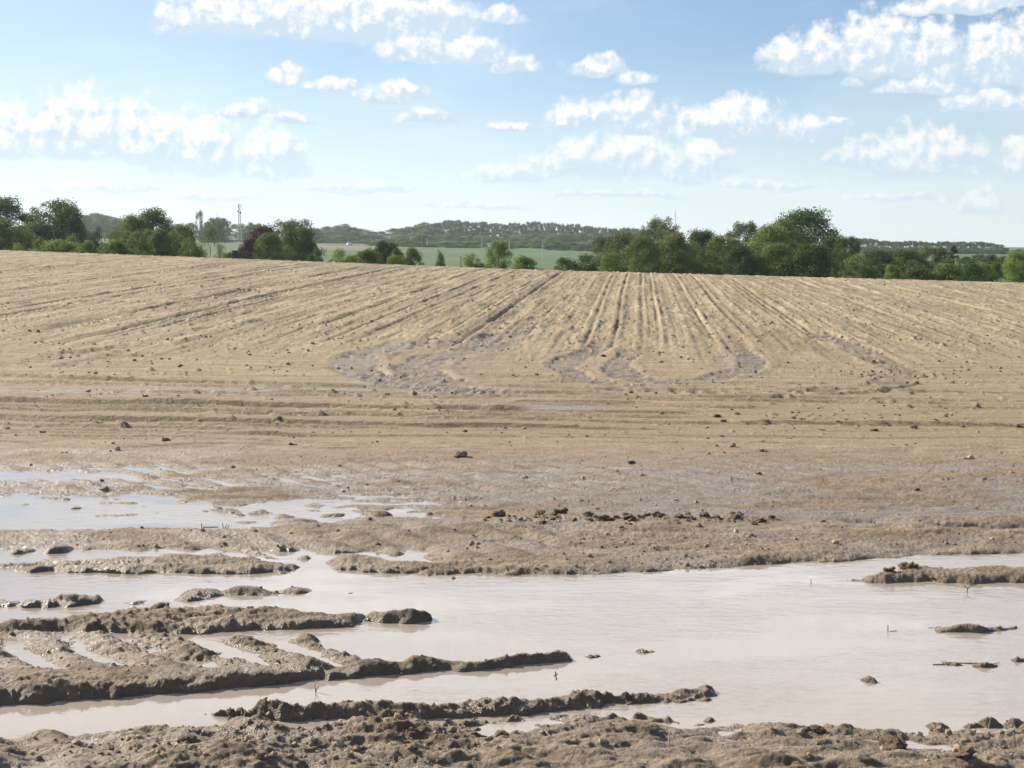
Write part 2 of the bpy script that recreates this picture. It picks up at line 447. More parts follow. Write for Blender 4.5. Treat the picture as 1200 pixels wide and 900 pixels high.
for _i in range(26):
    _y = 442 + _i * 3.2 + _r.uniform(-2, 2); _x = _r.uniform(-250, 900); _l = _r.uniform(180, 620); _s = _r.uniform(.004, .022)
    RUTS.append((G([(_x, _y), (_x + _l / 2, _y + _l / 2 * _s + _r.uniform(-.8, .8)), (_x + _l, _y + _l * _s)]), _r.uniform(.012, .024), .03, _r.uniform(.12, .3)))
TRACKS = [  # curved tyre prints of the turning tractor: points, half width, depth, wetness
    (G([(655, 365), (610, 392), (560, 403), (470, 408), (425, 418), (414, 430), (430, 442), (480, 453), (540, 462), (620, 468)]), .34, .035, 1.0),
    (G([(610, 400), (560, 414), (505, 422), (488, 434), (505, 446), (560, 456)]), .30, .03, .9),
    (G([(722, 392), (700, 412), (670, 424), (662, 434), (680, 447), (725, 455), (760, 457)]), .22, .035, .8),
    (G([(764, 408), (740, 418), (722, 430), (738, 444), (780, 453), (830, 449), (872, 438), (884, 426), (868, 412), (850, 396)]), .22, .035, .8),
    (G([(940, 385), (1000, 408), (1040, 428), (1068, 440), (1100, 446)]), .24, .035, .7),
    (G([(1066, 440), (1040, 455), (950, 464), (850, 465), (740, 461), (640, 468)]), .24, .025, .6),
    (G([(-40, 434), (30, 427), (80, 419), (130, 411), (200, 402)]), .26, .035, .5),
    (G([(60, 434), (110, 426), (170, 415)]), .22, .03, .4),
]
WETS = [  # cx, cy, half width, half height in photo pixels of the flat ground, strength
    (540, 432, 110, 24, .55), (870, 428, 38, 16, .9), (300, 460, 420, 6, .9), (640, 480, 90, 8, .9), (1050, 436, 40, 12, .6), (880, 550, 420, 6, .6),
    (750, 580, 210, 14, .65), (1130, 580, 120, 22, .65), (60, 536, 380, 10, .6), (420, 566, 300, 22, .7), (560, 550, 200, 8, .5), (650, 640, 190, 14, .7), (950, 640, 260, 10, .6),
    (760, 500, 60, 3, .4), (1020, 416, 60, 12, .4), (30, 550, 260, 8, .9),
]
AL = math.atan2(150.0, FPX)
def rowcoord(x, y): return x * math.cos(AL) - y * math.sin(AL), x * math.sin(AL) + y * math.cos(AL)
FURROWS = []
for px, py, dep, wid in [(185, 362, .085, .12), (180, 378, .085, .12), (100, 330, .075, .12), (110, 309, .07, .12), (0, 372, .06, .10), (60, 350, .05, .10), (30, 392, .05, .10), (240, 372, .04, .09), (300, 318, .05, .10), (480, 345, .035, .08), (455, 372, .03, .07), (560, 345, .03, .07),
                         (300, 352, .03, .07), (400, 340, .03, .08), (620, 345, .07, .10), (528, 352, .03, .07), (710, 345, .024, .05), (702, 345, .015, .05), (730, 345, .020, .05), (752, 345, .022, .05), (765, 350, .030, .05),
                         (803, 345, .028, .05), (838, 353, .028, .07), (873, 343, .03, .06), (950, 390, .05, .09), (1000, 362, .025, .07), (1105, 395, .04, .09), (1060, 352, .03, .08), (1120, 356, .03, .08), (660, 350, .03, .06),
                         (50, 345, .03, .08), (250, 330, .03, .08), (20, 315, .03, .08), (590, 350, .03, .06)]:
    gx, gy = pix_ground(px, py); FURROWS.append((rowcoord(gx, gy)[0], dep, wid))

def terrain(x, y):
    """height and surface masks at world points"""
    x = np.asarray(x, np.float32); y = np.asarray(y, np.float32)
    mz = macro(x, y).astype(np.float32)
    r = np.hypot(x, y)
    PX, PY = project(x, y, mz)
    h = np.zeros_like(x); wet = np.zeros_like(x); silt = np.zeros_like(x); damp = np.zeros_like(x)
    # ---------------- near mud
    near = (y < 15.5) & (y > 1.0) & (np.abs(x) < 13)
    nz = np.nonzero(near)[0]
    hn_full = np.full_like(x, .035)
    if len(nz):
        X, Y, py, px = x[nz], y[nz], PY[nz], PX[nz]
        wx = X + .035 * perlin(X * 6, Y * 6, 1) + .016 * perlin(X * 17, Y * 17, 2) + .05 * perlin(X * 1.7, Y * 1.7, 3)
        wy = Y + .035 * perlin(X * 5, Y * 7, 4) + .016 * perlin(X * 16, Y * 18, 5)
        sdf = np.full_like(X, 1e3)
        for p in POOLS: sdf = np.minimum(sdf, poly_sdf(wx, wy, p))
        lump = billow(X * 2.3, Y * 4.6, 21, 3, .5)         # broad rounded lumps
        lump2 = billow(X * 6.5, Y * 13, 31, 2, .5)
        fine = fbm(X * 34, Y * 40, 41, 3, .6)
        crumb = np.maximum(perlin(X * 24, Y * 28, 47), 0) ** 2
        rough = np.clip(.5 + 1.1 * perlin(X * .8, Y * 1.3, 51), .12, 1)
        land = np.interp(py, [430, 500, 525, 545, 600, 612, 625, 640, 660, 700, 850, 870, 900, 1200], [.03, .03, .034, .019, .015, .044, .048, .026, .040, .04, .03, .030, .038, .045]).astype(np.float32)
        land = land - .007 * sst(py, 535, 548) * (1 - sst(py, 598, 606)) * (1 - sst(px, 380, 560))
        land = land + .012 * perlin(X * .9, Y * 1.6, 55)
        wdt = np.interp(py, [560, 700, 850], [.09, .05, .10]).astype(np.float32)
        h0 = np.where(sdf > 0, land * (1 - np.exp(-sdf / wdt)), -.05 * (1 - np.exp(sdf / .07)))
        lh = np.full_like(X, -.2)
        for p, hh in LANDS:
            s = poly_sdf(wx, wy, p)
            if hh > 0: v = np.where(s < 0, hh * (1 - np.exp(s / .035)) * 1.02, -.22 * (1 - np.exp(-s / .10)))
            else: v = np.where(s < 0, hh, hh - .2 * (1 - np.exp(-s / .08)))
            lh = np.maximum(lh, v)
        for x0, y0, rx, ry, hh in ISL:
            q = ((wx - x0) / rx) ** 2 + ((wy - y0) / ry) ** 2
            lh = np.maximum(lh, np.where(q < 6, hh * (1.15 - q * .75), -.2))
        hs = np.maximum(h0, lh)
        # tyre lugs pressed into the tread zones
        lug = np.sin((X + .8 * Y) * 2 * math.pi / .27 + 1.4 * perlin(X * 1.5, Y * 2, 61))
        lugm = sst(py, 738, 748) * (1 - sst(py, 786, 800)) * (1 - sst(px, 430, 560)) + .8 * sst(py, 622, 634) * (1 - sst(py, 652, 662)) * sst(px, 120, 220) * (1 - sst(px, 560, 800))
        lugm = lugm + .5 * sst(py, 536, 545) * (1 - sst(py, 572, 584)) + .45 * sst(py, 860, 875)
        # lumpiness by zone
        amp = np.interp(py, [430, 520, 536, 560, 600, 612, 640, 660, 690, 730, 800, 850, 900], [.002, .004, .013, .021, .023, .011, .019, .016, .014, .026, .021, .040, .042]).astype(np.float32)
        inside = np.clip((hs + .045) / .05, 0, 1)
        amp = amp * (1 - .35 * sst(py, 500, 540) * (1 - sst(py, 600, 625)) * sst(px, 480, 620))
        nearf = np.interp(py, [480, 560, 640, 720], [.18, .32, .6, 1.0]).astype(np.float32)
        stre = perlin(X * 1.1, Y * 5.5, 95) * .5 + perlin(X * 2.6, Y * 11, 96) * .35
        hs = hs + inside * .012 * stre * sst(py, 530, 545) * (1 - sst(py, 655, 668))
        hs = hs + inside * (amp * (lump - .30) * 2.0 + amp * .55 * (lump2 - .3) * (.4 + rough) + .014 * lugm * lug * (hs > -.02) + nearf * (.0040 * fine * (.35 + rough) + .014 * crumb * rough + .010 * (billow(X * 15, Y * 24, 91, 2, .6) - .3) * (.3 + rough)))
        # crumbly clods stand on the crest of some ridges
        clm = np.exp(-(((px - 335) / 90) ** 2 + ((py - 826) / 14) ** 2)) + .7 * np.exp(-(((px - 560) / 260) ** 2 + ((py - 822) / 9) ** 2)) + .8 * sst(px, 560, 590) * (1 - sst(px, 880, 930)) * np.exp(-((py - 616) / 3.5) ** 2) \
            + .5 * np.exp(-(((px - 185) / 22) ** 2 + ((py - 722) / 8) ** 2)) + .6 * np.exp(-(((px - 120) / 220) ** 2 + ((py - 815) / 9) ** 2))
        hs = hs + clm * (.035 * np.maximum(billow(X * 17, Y * 19, 71, 2, .6) - .12, 0) + .012 * np.abs(perlin(X * 46, Y * 46, 75)))
        hn_full[nz] = hs
        wz = np.clip(.50 + (.22 + 1.7 * perlin(X * .7, Y * 3.2, 83)) * sst(py, 530, 548) * (1 - sst(py, 610, 630)) + .5 * perlin(X * 1.8, Y * 2.6, 81) - 9 * (hs - .035), 0, 1) * sst(py, 520, 560)
        wz = np.maximum(wz, np.clip(1.15 - hs / .014, 0, 1))
        wet[nz] = wz * .85
        silt[nz] = (1 - .6 * sst(py, 525, 545) * (1 - sst(py, 600, 625))) * np.clip(.65 + .8 * perlin(X * 2, Y * 4, 85) - 6 * (hs - .03), 0, 1)
    # ---------------- headland and seed rows
    f = (y > 8.5) & (y < 90)
    fz = np.nonzero(f)[0]
    if len(fz):
        X, Y, py, px = x[fz], y[fz], PY[fz], PX[fz]
        hf = np.full_like(X, .03); wf = np.zeros_like(X); df = np.zeros_like(X)
        s, tt = rowcoord(X, Y)
        rowm = sst(Y, 16.5, 24)
        ws = s + .05 * perlin(s * .7, tt * .07, 101) + .010 * perlin(s * 3, tt * .6, 102)
        hf = hf + rowm * .011 * np.cos(ws * 2 * math.pi / .45) * (.6 + .8 * np.abs(perlin(s * .8, tt * .1, 103)))
        # crumbs strung along the rows
        rl = np.exp(-((ws / .45 - np.round(ws / .45)) * .45 / .045) ** 2)
        rk = np.clip(.55 + 1.3 * perlin(s * 2.2, tt * .35, 184) + .7 * perlin(s * 5, tt * 2.2, 185), 0, 1)
        rl2 = np.exp(-((ws / .15 - np.round(ws / .15)) * .15 / .022) ** 2) * np.clip(.3 + 1.1 * perlin(s * 4.1, tt * .5, 189) + .6 * perlin(s * 9, tt * 3, 190), 0, 1)
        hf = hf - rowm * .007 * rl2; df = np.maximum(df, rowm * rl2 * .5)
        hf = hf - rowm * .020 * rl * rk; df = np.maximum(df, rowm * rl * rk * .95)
        crumbs = np.maximum(perlin(ws * 4.4, tt * 1.1, 110) + .5 * perlin(ws * 11, tt * 4.5, 111) - .12, 0)
        hf = hf + rowm * (.034 * crumbs + .016 * np.maximum(perlin(ws * 15, tt * 6, 112) - .05, 0) + .008 * perlin(ws * 1.9, tt * .5, 113))
        # smeared, flatter soil across the headland
        hf = hf + (1 - rowm) * (.006 * perlin(X * 1.2, Y * 5, 120) + .005 * perlin(X * 2, Y * 14, 121)) + .003 * fbm(X * 6, Y * 14, 122, 2) * (.4 + .6 * rowm)
        df = np.maximum(df, (1 - rowm) * .5 * np.clip(2.4 * perlin(X * .5, Y * 7, 186) - .5, 0, 1) * np.clip(.4 + 1.6 * perlin(X * 2.2, Y * 9, 187), 0, 1))
        spark = np.maximum(perlin(X * 6.5, Y * 6.5, 125) - .52, 0) * (.4 + .9 * np.clip(perlin(X * .35, Y * .5, 126) + .3, 0, 1))
        hf = hf + .10 * spark
        for s0, dep, wid in FURROWS:
            wid = wid * .72
            q = ws - s0; m = np.abs(q) < .6
            if m.any():
                k = np.clip(.75 + 1.1 * perlin(tt[m] * .28, np.full(m.sum(), s0 * 3.1), 130), .1, 1.3) * rowm[m] * sst(Y[m], 19, 26)
                if dep > .065: k = np.maximum(k, .6 * sst(Y[m], 20, 25))
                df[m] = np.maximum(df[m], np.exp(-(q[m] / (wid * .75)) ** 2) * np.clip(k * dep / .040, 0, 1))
                hf[m] += dep * k * (-np.exp(-(q[m] / wid) ** 2) + .28 * np.exp(-((q[m] - wid * 2.0) / (wid * .8)) ** 2) * (1 + 1.6 * perlin(tt[m] * 5, q[m] * 20, 131)))
        for pts, hh, wn, wf_ in RUTS:
            wn = wn * .62
            lo = min(p[1] for p in pts) - 1.2; hi = max(p[1] for p in pts) + 1.4
            m = (Y > lo) & (Y < hi)
            if not m.any(): continue
            dd, tp, sd_ = seg_dist(X[m], Y[m] + .05 * perlin(X[m] * 1.3, Y[m], 140) + .02 * perlin(X[m] * 6, Y[m], 141), pts)
            lit_ = np.where(sd_ > 0, np.exp(-(dd / wf_) ** 2), np.exp(-(dd / wn) ** 2)) * np.clip(1.0 + .9 * perlin(X[m] * .6, Y[m] * .3, 142), .15, 1.5)
            lit_ *= np.clip(np.minimum(tp, 1 - tp) * 12, 0, 1)
            df[m] = np.maximum(df[m], np.clip(np.where(sd_ < 0, np.exp(-((dd - wn * .7) / (wn * .9)) ** 2), 0) * hh / .020 * np.clip(lit_ * 3, 0, 1), 0, 1))  # near face of the rut darkened, its shade put into the colour
            hf[m] += hh * lit_ - hh * .7 * np.where(sd_ < 0, np.exp(-((dd - wn * 2.2) / (wn * 1.5)) ** 2), 0) * np.clip(np.minimum(tp, 1 - tp) * 12, 0, 1)
        for pts, hw, dep, wv in TRACKS:
            lo = min(p[1] for p in pts) - 1.5; hi = max(p[1] for p in pts) + 1.5
            xl = min(p[0] for p in pts) - 1.5; xh = max(p[0] for p in pts) + 1.5
            m = (Y > lo) & (Y < hi) & (X > xl) & (X < xh)
            if not m.any(): continue
            dd, tp, sd_ = seg_dist(X[m] + .10 * perlin(X[m] * 1.5, Y[m] * .8, 170) + .04 * perlin(X[m] * 5, Y[m] * 4, 173), Y[m] + .16 * perlin(X[m] * 1.2, Y[m] * .9, 174), pts)
            L = sum(math.hypot(pts[i + 1][0] - pts[i][0], pts[i + 1][1] - pts[i][1]) for i in range(len(pts) - 1))
            fade = np.clip(np.minimum(tp, 1 - tp) * 7, 0, 1)
            ins = (1 - sst(dd, hw * .75, hw)) * fade
            lug = np.sin(tp * L * 2 * math.pi / .30 + dd * 6 * sd_)
            nn = .5 + .8 * np.clip(perlin(X[m] * 1.1, Y[m] * .8, 171) + .35, 0, 1)
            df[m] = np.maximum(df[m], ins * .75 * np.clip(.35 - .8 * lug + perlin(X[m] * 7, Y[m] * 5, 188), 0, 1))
            hf[m] += ins * (-dep * .55 * nn + (.018 * lug + .014 * perlin(X[m] * 9, Y[m] * 7, 172)) * nn) + fade * dep * .42 * nn * np.exp(-((dd - hw * 1.25) / .07) ** 2)
            wf[m] = np.maximum(wf[m], (1 - sst(dd, hw * .7, hw * 1.3)) * fade * wv * .85)
        for cx, cy, hw, hh, st in WETS:
            q = ((px - cx) / hw) ** 2 + ((py - cy) / hh) ** 2
            wf = np.maximum(wf, st * np.clip(1.3 - q, 0, 1) * np.clip(.75 + 1.3 * perlin(X * 1.6, Y * 3.2, 150) + .5 * perlin(X * 6, Y * 16, 151), 0, 1))
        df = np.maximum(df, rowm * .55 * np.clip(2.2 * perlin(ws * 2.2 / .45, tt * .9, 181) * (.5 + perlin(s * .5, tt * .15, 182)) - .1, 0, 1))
        bl = sst(Y, 11.0, 12.5)
        bl = np.where(np.abs(X) > 12.5, 1, bl)
        h[fz] = hn_full[fz] * (1 - bl) + hf * bl
        damp[fz] = df
        wet[fz] = np.maximum(wet[fz] * (1 - bl), wf)
        silt[fz] = silt[fz] * (1 - bl)
    nf = y <= 8.5
    h[nf] = hn_full[nf]
    # ---------------- beyond the crest
    ph = np.clip(np.arctan2(x, y), -.6, .6); d = r * np.cos(ph)
    dc = np.interp(np.tan(ph), [-.6, -.374, 0, .374, .6], [64, 60, 52, 49, 48])
    green = sst(d, dc + 14, dc + 20)
    fadeh = 1 - sst(d, 60, 90)
    h = np.where(f | near, h, .03) * fadeh
    h = h + sst(d, 110, 200) * .5 * perlin(x * .02, y * .02, 160)
    # ploughed bank beside the far road
    plough = sst(PX, 340, 372) * (1 - sst(PX, 424, 436)) * sst(d, 405, 430) * (1 - sst(d, 500, 520))
    return mz + h, wet, silt, green, plough, damp

# polar sheet: fine where the field lies in front, coarse elsewhere, out past the horizon
phis = np.concatenate([np.linspace(-math.pi, -.62, 44, endpoint=False), np.linspace(-.62, -.40, 40, endpoint=False), np.linspace(-.40, .40, 1240, endpoint=False),
                       np.linspace(.40, .62, 40, endpoint=False), np.linspace(.62, math.pi, 45)])
rs = [.4, .8, 1.3, 1.8, 2.3, 2.7, 3.0, 3.2]
k = 2568 / 3.35
while 2568 / k < 18: rs.append(2568 / k); k -= .78
rr_ = rs[-1]
while rr_ < 66: rr_ += min(.13, max(.10, rr_ ** 2 / 2568 * .78)); rs.append(rr_)
while rr_ < 3200: rr_ *= 1.035; rs.append(rr_)
rs = np.array(rs)
NR, NP = len(rs), len(phis)
RR, PP = np.meshgrid(rs, phis, indexing='ij')
GXv = (RR * np.sin(PP)).ravel(); GYv = (RR * np.cos(PP)).ravel()
Z, wetA, siltA, greenA, ploughA, damp_shadeA = [np.empty(len(GXv), np.float32) for _ in range(6)]
CH = 300000
for i in range(0, len(GXv), CH):
    sl = slice(i, min(i + CH, len(GXv)))
    Z[sl], wetA[sl], siltA[sl], greenA[sl], ploughA[sl], damp_shadeA[sl] = terrain(GXv[sl], GYv[sl])
ii, jj = np.meshgrid(np.arange(NR - 1), np.arange(NP - 1), indexing='ij')
q0 = (ii * NP + jj).ravel()
faces = np.stack([q0, q0 + 1, q0 + NP + 1, q0 + NP], 1)[:, ::-1]
print('ground verts', len(GXv))

def ground_material():
    m = bpy.data.materials.new('field soil'); m.use_nodes = True; N = NT(m.node_tree); b = N.n['Principled BSDF']
    def attr(n):
        a = N.node('ShaderNodeAttribute'); a.attribute_name = n; return a.outputs['Fac']
    wet, silt, green, plough, damp = attr('wet'), attr('silt'), attr('green'), attr('plough'), attr('damp')
    geo = N.node('ShaderNodeNewGeometry'); P = geo.outputs['Position']
    # row aligned coordinates
    mp = N.node('ShaderNodeMapping'); mp.inputs['Rotation'].default_value = (0, 0, AL); N.put(mp.inputs['Vector'], P)
    R = mp.outputs[0]
    sp = N.node('ShaderNodeSeparateXYZ'); N.put(sp.inputs[0], P)
    rowm = N.ramp(sp.outputs[1], 16, 24)
    big = N.noise(P, .35, 5, .6)
    rows = N.noise(N.vmath('MULTIPLY', R, (2.6, .16, 1)), 1.0, 5, .62)
    smear = N.noise(N.vmath('MULTIPLY', P, (.9, 4.5, 1)), 1.0, 5, .6)
    stri = N.mix(rowm, smear, rows)
    fine = N.noise(P, 26, 6, .7)
    dry = N.mix(N.ramp(stri, .35, .68), (.290, .215, .122), (.500, .392, .232))
    dry = N.mix(N.ramp(big, .40, .66, 0, .55), dry, (.36, .258, .155))
    dry = N.mix(N.ramp(fine, .33, .50, .75, 0), dry, (.13, .085, .05))
    mid = N.noise(N.vmath('MULTIPLY', R, (9, 2.5, 1)), 1.0, 6, .75)
    dry = N.mix(N.ramp(mid, .52, .66, 0, .55), dry, (.19, .13, .078))
    dry = N.mix(N.math('MULTIPLY', damp, .85), dry, (.10, .066, .040))  # dark furrow and row lines: moist soil, plus furrow-edge shade painted in
    # the headland is moister than the seed bed
    moist = N.mix(N.ramp(fine, .3, .62), (.195, .135, .078), (.34, .248, .152))
    mm = N.ramp(N.math('ADD', sp.outputs[1], N.math('MULTIPLY', N.math('SUBTRACT', big, .5), 14)), 9.0, 22, 1, 0)
    c = N.mix(N.math('MULTIPLY', mm, .9), dry, moist)
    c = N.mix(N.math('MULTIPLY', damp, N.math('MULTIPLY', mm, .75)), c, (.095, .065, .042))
    # soaked mud by the pools, browner and darker, with pale silt settled on its flats
    soak = N.ramp(N.math('ADD', sp.outputs[1], N.math('MULTIPLY', big, 2.0)), 12.5, 9.5)
    c = N.mix(N.math('MULTIPLY', soak, .72), c, N.mix(N.ramp(N.noise(P, 5, 6, .68), .38, .62), (.120, .080, .046), (.265, .190, .118)))
    c = N.mix(N.math('MULTIPLY', silt, N.ramp(N.noise(N.vmath('MULTIPLY', P, (1, 1.8, 1)), 4.5, 5, .65), .40, .62, .10, .75)), c, (.46, .355, .255))
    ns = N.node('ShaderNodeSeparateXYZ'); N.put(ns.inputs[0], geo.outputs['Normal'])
    steep_shade = N.ramp(N.math('ADD', ns.outputs[2], N.math('MULTIPLY', N.math('SUBTRACT', fine, .5), .35)), .955, .74)
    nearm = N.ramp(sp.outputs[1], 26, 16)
    c = N.mix(N.math('MULTIPLY', steep_shade, N.math('MULTIPLY', nearm, .75)), c, (.088, .057, .033))  # steep faces: bare crumbly soil, plus their shade painted into the colour
    c = N.mix(N.math('MULTIPLY', N.ramp(N.noise(P, 9, 6, .7), .56, .72), N.math('MULTIPLY', nearm, .45)), c, (.13, .087, .052))
    pit = N.noise(P, 62, 5, .72)
    c = N.mix(N.math('MULTIPLY', N.ramp(pit, .54, .66), N.math('MULTIPLY', nearm, .60)), c, (.085, .055, .032))
    c = N.mix(N.math('MULTIPLY', N.ramp(pit, .42, .34), N.math('MULTIPLY', nearm, .30)), c, (.42, .33, .235))
    wetn = N.math('MULTIPLY', wet, N.ramp(N.noise(P, 7, 5, .65), .30, .60, .55, 1.0))
    c = N.mix(N.math('MULTIPLY', wetn, .60), c, (.150, .097, .058))
    # grass and crops beyond the crest
    gn = N.noise(N.vmath('MULTIPLY', P, (.05, .012, 1)), 1.0, 6, .65)
    gcol = N.mix(N.ramp(gn, .35, .65), (.050, .098, .024), (.082, .138, .036))
    c = N.mix(green, c, gcol)
    c = N.mix(plough, c, (.17, .145, .115))
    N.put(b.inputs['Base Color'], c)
    rough = N.math('ADD', N.ramp(wetn, .05, .9, .90, .24), N.math('MULTIPLY', N.ramp(sp.outputs[1], 13, 18), N.ramp(wetn, .05, .9, 0, .14)))
    rough = N.mix(green, rough, (.95, .95, .95))
    N.put(b.inputs['Roughness'], rough)
    b.inputs['Specular IOR Level'].default_value = .5
    # small relief
    b1 = N.node('ShaderNodeBump'); b1.inputs['Strength'].default_value = 1.0; b1.inputs['Distance'].default_value = .022
    N.put(b1.inputs['Height'], N.noise(P, 38, 7, .68))
    b2 = N.node('ShaderNodeBump'); b2.inputs['Distance'].default_value = .05
    N.put(b2.inputs['Height'], N.noise(N.vmath('MULTIPLY', R, (7.5, 2.0, 1)), 1.0, 5, .7)); N.put(b2.inputs['Strength'], N.math('MULTIPLY', rowm, .30))
    N.put(b2.inputs['Normal'], b1.outputs[0])
    N.put(b.inputs['Normal'], b2.outputs[0])
    return m

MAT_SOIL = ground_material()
gm = np_mesh('field', np.stack([GXv, GYv, Z], 1), faces, MAT_SOIL, True, {'wet': wetA, 'silt': siltA, 'green': greenA, 'plough': ploughA, 'damp': damp_shadeA})
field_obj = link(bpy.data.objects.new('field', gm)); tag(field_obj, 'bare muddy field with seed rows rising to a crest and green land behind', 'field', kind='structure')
del RR, PP

# ------------------------------------------------------------------ puddle water
def water_material():
    m = bpy.data.materials.new('muddy water'); m.use_nodes = True; N = NT(m.node_tree); b = N.n['Principled BSDF']
    geo = N.node('ShaderNodeNewGeometry'); P = geo.outputs['Position']
    n = N.noise(P, .8, 4, .5)
    N.put(b.inputs['Base Color'], N.mix(N.ramp(n, .3, .7), (.325, .268, .215), (.370, .312, .258)))
    b.inputs['Roughness'].default_value = .045; b.inputs['IOR'].default_value = 1.50
    bp = N.node('ShaderNodeBump'); bp.inputs['Distance'].default_value = .006
    patch = N.ramp(N.noise(N.vmath('MULTIPLY', P, (.6, 1.6, 1)), 1.0, 4, .6), .40, .64, .10, 1.0)
    N.put(bp.inputs['Strength'], patch)
    N.put(bp.inputs['Height'], N.noise(N.vmath('MULTIPLY', P, (9, 20, 1)), 1.0, 4, .55))
    N.put(b.inputs['Normal'], bp.outputs[0])
    return m
wm = MB(); wm.v = [(-12.5, 3.6, 0), (12.5, 3.6, 0), (12.5, 13, 0), (-12.5, 13, 0)]; wm.f = [(0, 1, 2, 3)]
water = wm.build('puddle_water', water_material()); tag(water, 'muddy rain water lying in the tyre ruts and hollows', 'puddle', kind='structure')

# ------------------------------------------------------------------ trees
def leaf_material(name, col, var=.35):
    m = bpy.data.materials.new(name); m.use_nodes = True; N = NT(m.node_tree); N.n.clear()
    a = N.node('ShaderNodeAttribute'); a.attribute_name = 'tint'
    oi = N.node('ShaderNodeObjectInfo')
    t = N.math('ADD', N.math('MULTIPLY', a.outputs['Fac'], .75), N.math('MULTIPLY', oi.outputs['Random'], .35))
    lo = tuple(c * (1 - var) for c in col); hi = (min(1, col[0] * (1 + var * 1.4)), min(1, col[1] * (1 + var)), col[2] * (1 + var * .6))
    c = N.mix(t, tuple(q * 1.5 for q in lo), tuple(q * 1.6 for q in hi))
    d = N.node('ShaderNodeBsdfPrincipled'); N.put(d.inputs['Base Color'], c); d.inputs['Roughness'].default_value = .62; d.inputs['Specular IOR Level'].default_value = .25
    tr = N.node('ShaderNodeBsdfTranslucent'); N.put(tr.inputs[0], N.mix(.5, c, (col[0] * 1.6, col[1] * 1.7, col[2] * .8)))
    mx = N.node('ShaderNodeMixShader'); mx.inputs[0].default_value = .34
    N.put(mx.inputs[1], d.outputs[0]); N.put(mx.inputs[2], tr.outputs[0])
    o = N.node('ShaderNodeOutputMaterial'); N.put(o.inputs[0], mx.outputs[0])
    return m
LEAF = {k: leaf_material('leaves ' + k, c, .45) for k, c in {
    'oak': (.046, .075, .022), 'olive': (.078, .105, .030), 'bright': (.105, .150, .036), 'grey': (.080, .100, .052), 'deep': (.030, .058, .022),
    'copper': (.058, .026, .032), 'far': (.060, .098, .034), 'farlight': (.105, .150, .058), 'poplar': (.048, .080, .036)}.items()}
BARK = plain('bark', (.10, .075, .052), .9, .25, 6)
BARKP = plain('pale bark', (.26, .24, .20), .9, .2, 6)

PROF = {  # (height along the tree, radius of the crown there)
    'round': ([.08, .2, .4, .6, .8, .93, 1.0], [.25, .42, .5, .48, .36, .2, .02]),
    'loose': ([.15, .3, .5, .7, .85, .95, 1.0], [.22, .42, .5, .45, .38, .24, .05]),
    'bush': ([0, .15, .4, .7, .9, 1.0], [.42, .5, .5, .4, .22, .03]),
    'cone': ([.02, .2, .5, .75, .92, 1.0], [.42, .5, .38, .22, .10, .01]),
    'spruce': ([.05, .2, .5, .75, .92, 1.0], [.5, .46, .30, .16, .06, .005]),
    'column': ([.06, .2, .5, .8, .95, 1.0], [.34, .5, .5, .40, .2, .03]),
    'poplar': ([.22, .34, .55, .8, .93, 1.0], [.26, .46, .5, .44, .28, .05]),
    'droop': ([.05, .2, .5, .75, .92, 1.0], [.40, .5, .48, .36, .18, .03]),
}
SPEC = {  # blobs, blob size, leaves, leaf size
    'round': (80, .14, 20000, .026), 'loose': (80, .115, 17000, .024), 'bush': (48, .16, 9000, .034), 'cone': (50, .13, 7500, .026),
    'spruce': (80, .085, 6500, .026), 'column': (50, .20, 4000, .042), 'poplar': (34, .17, 2200, .055), 'droop': (40, .12, 4800, .024),
    'far': (44, .18, 3200, .055),
}
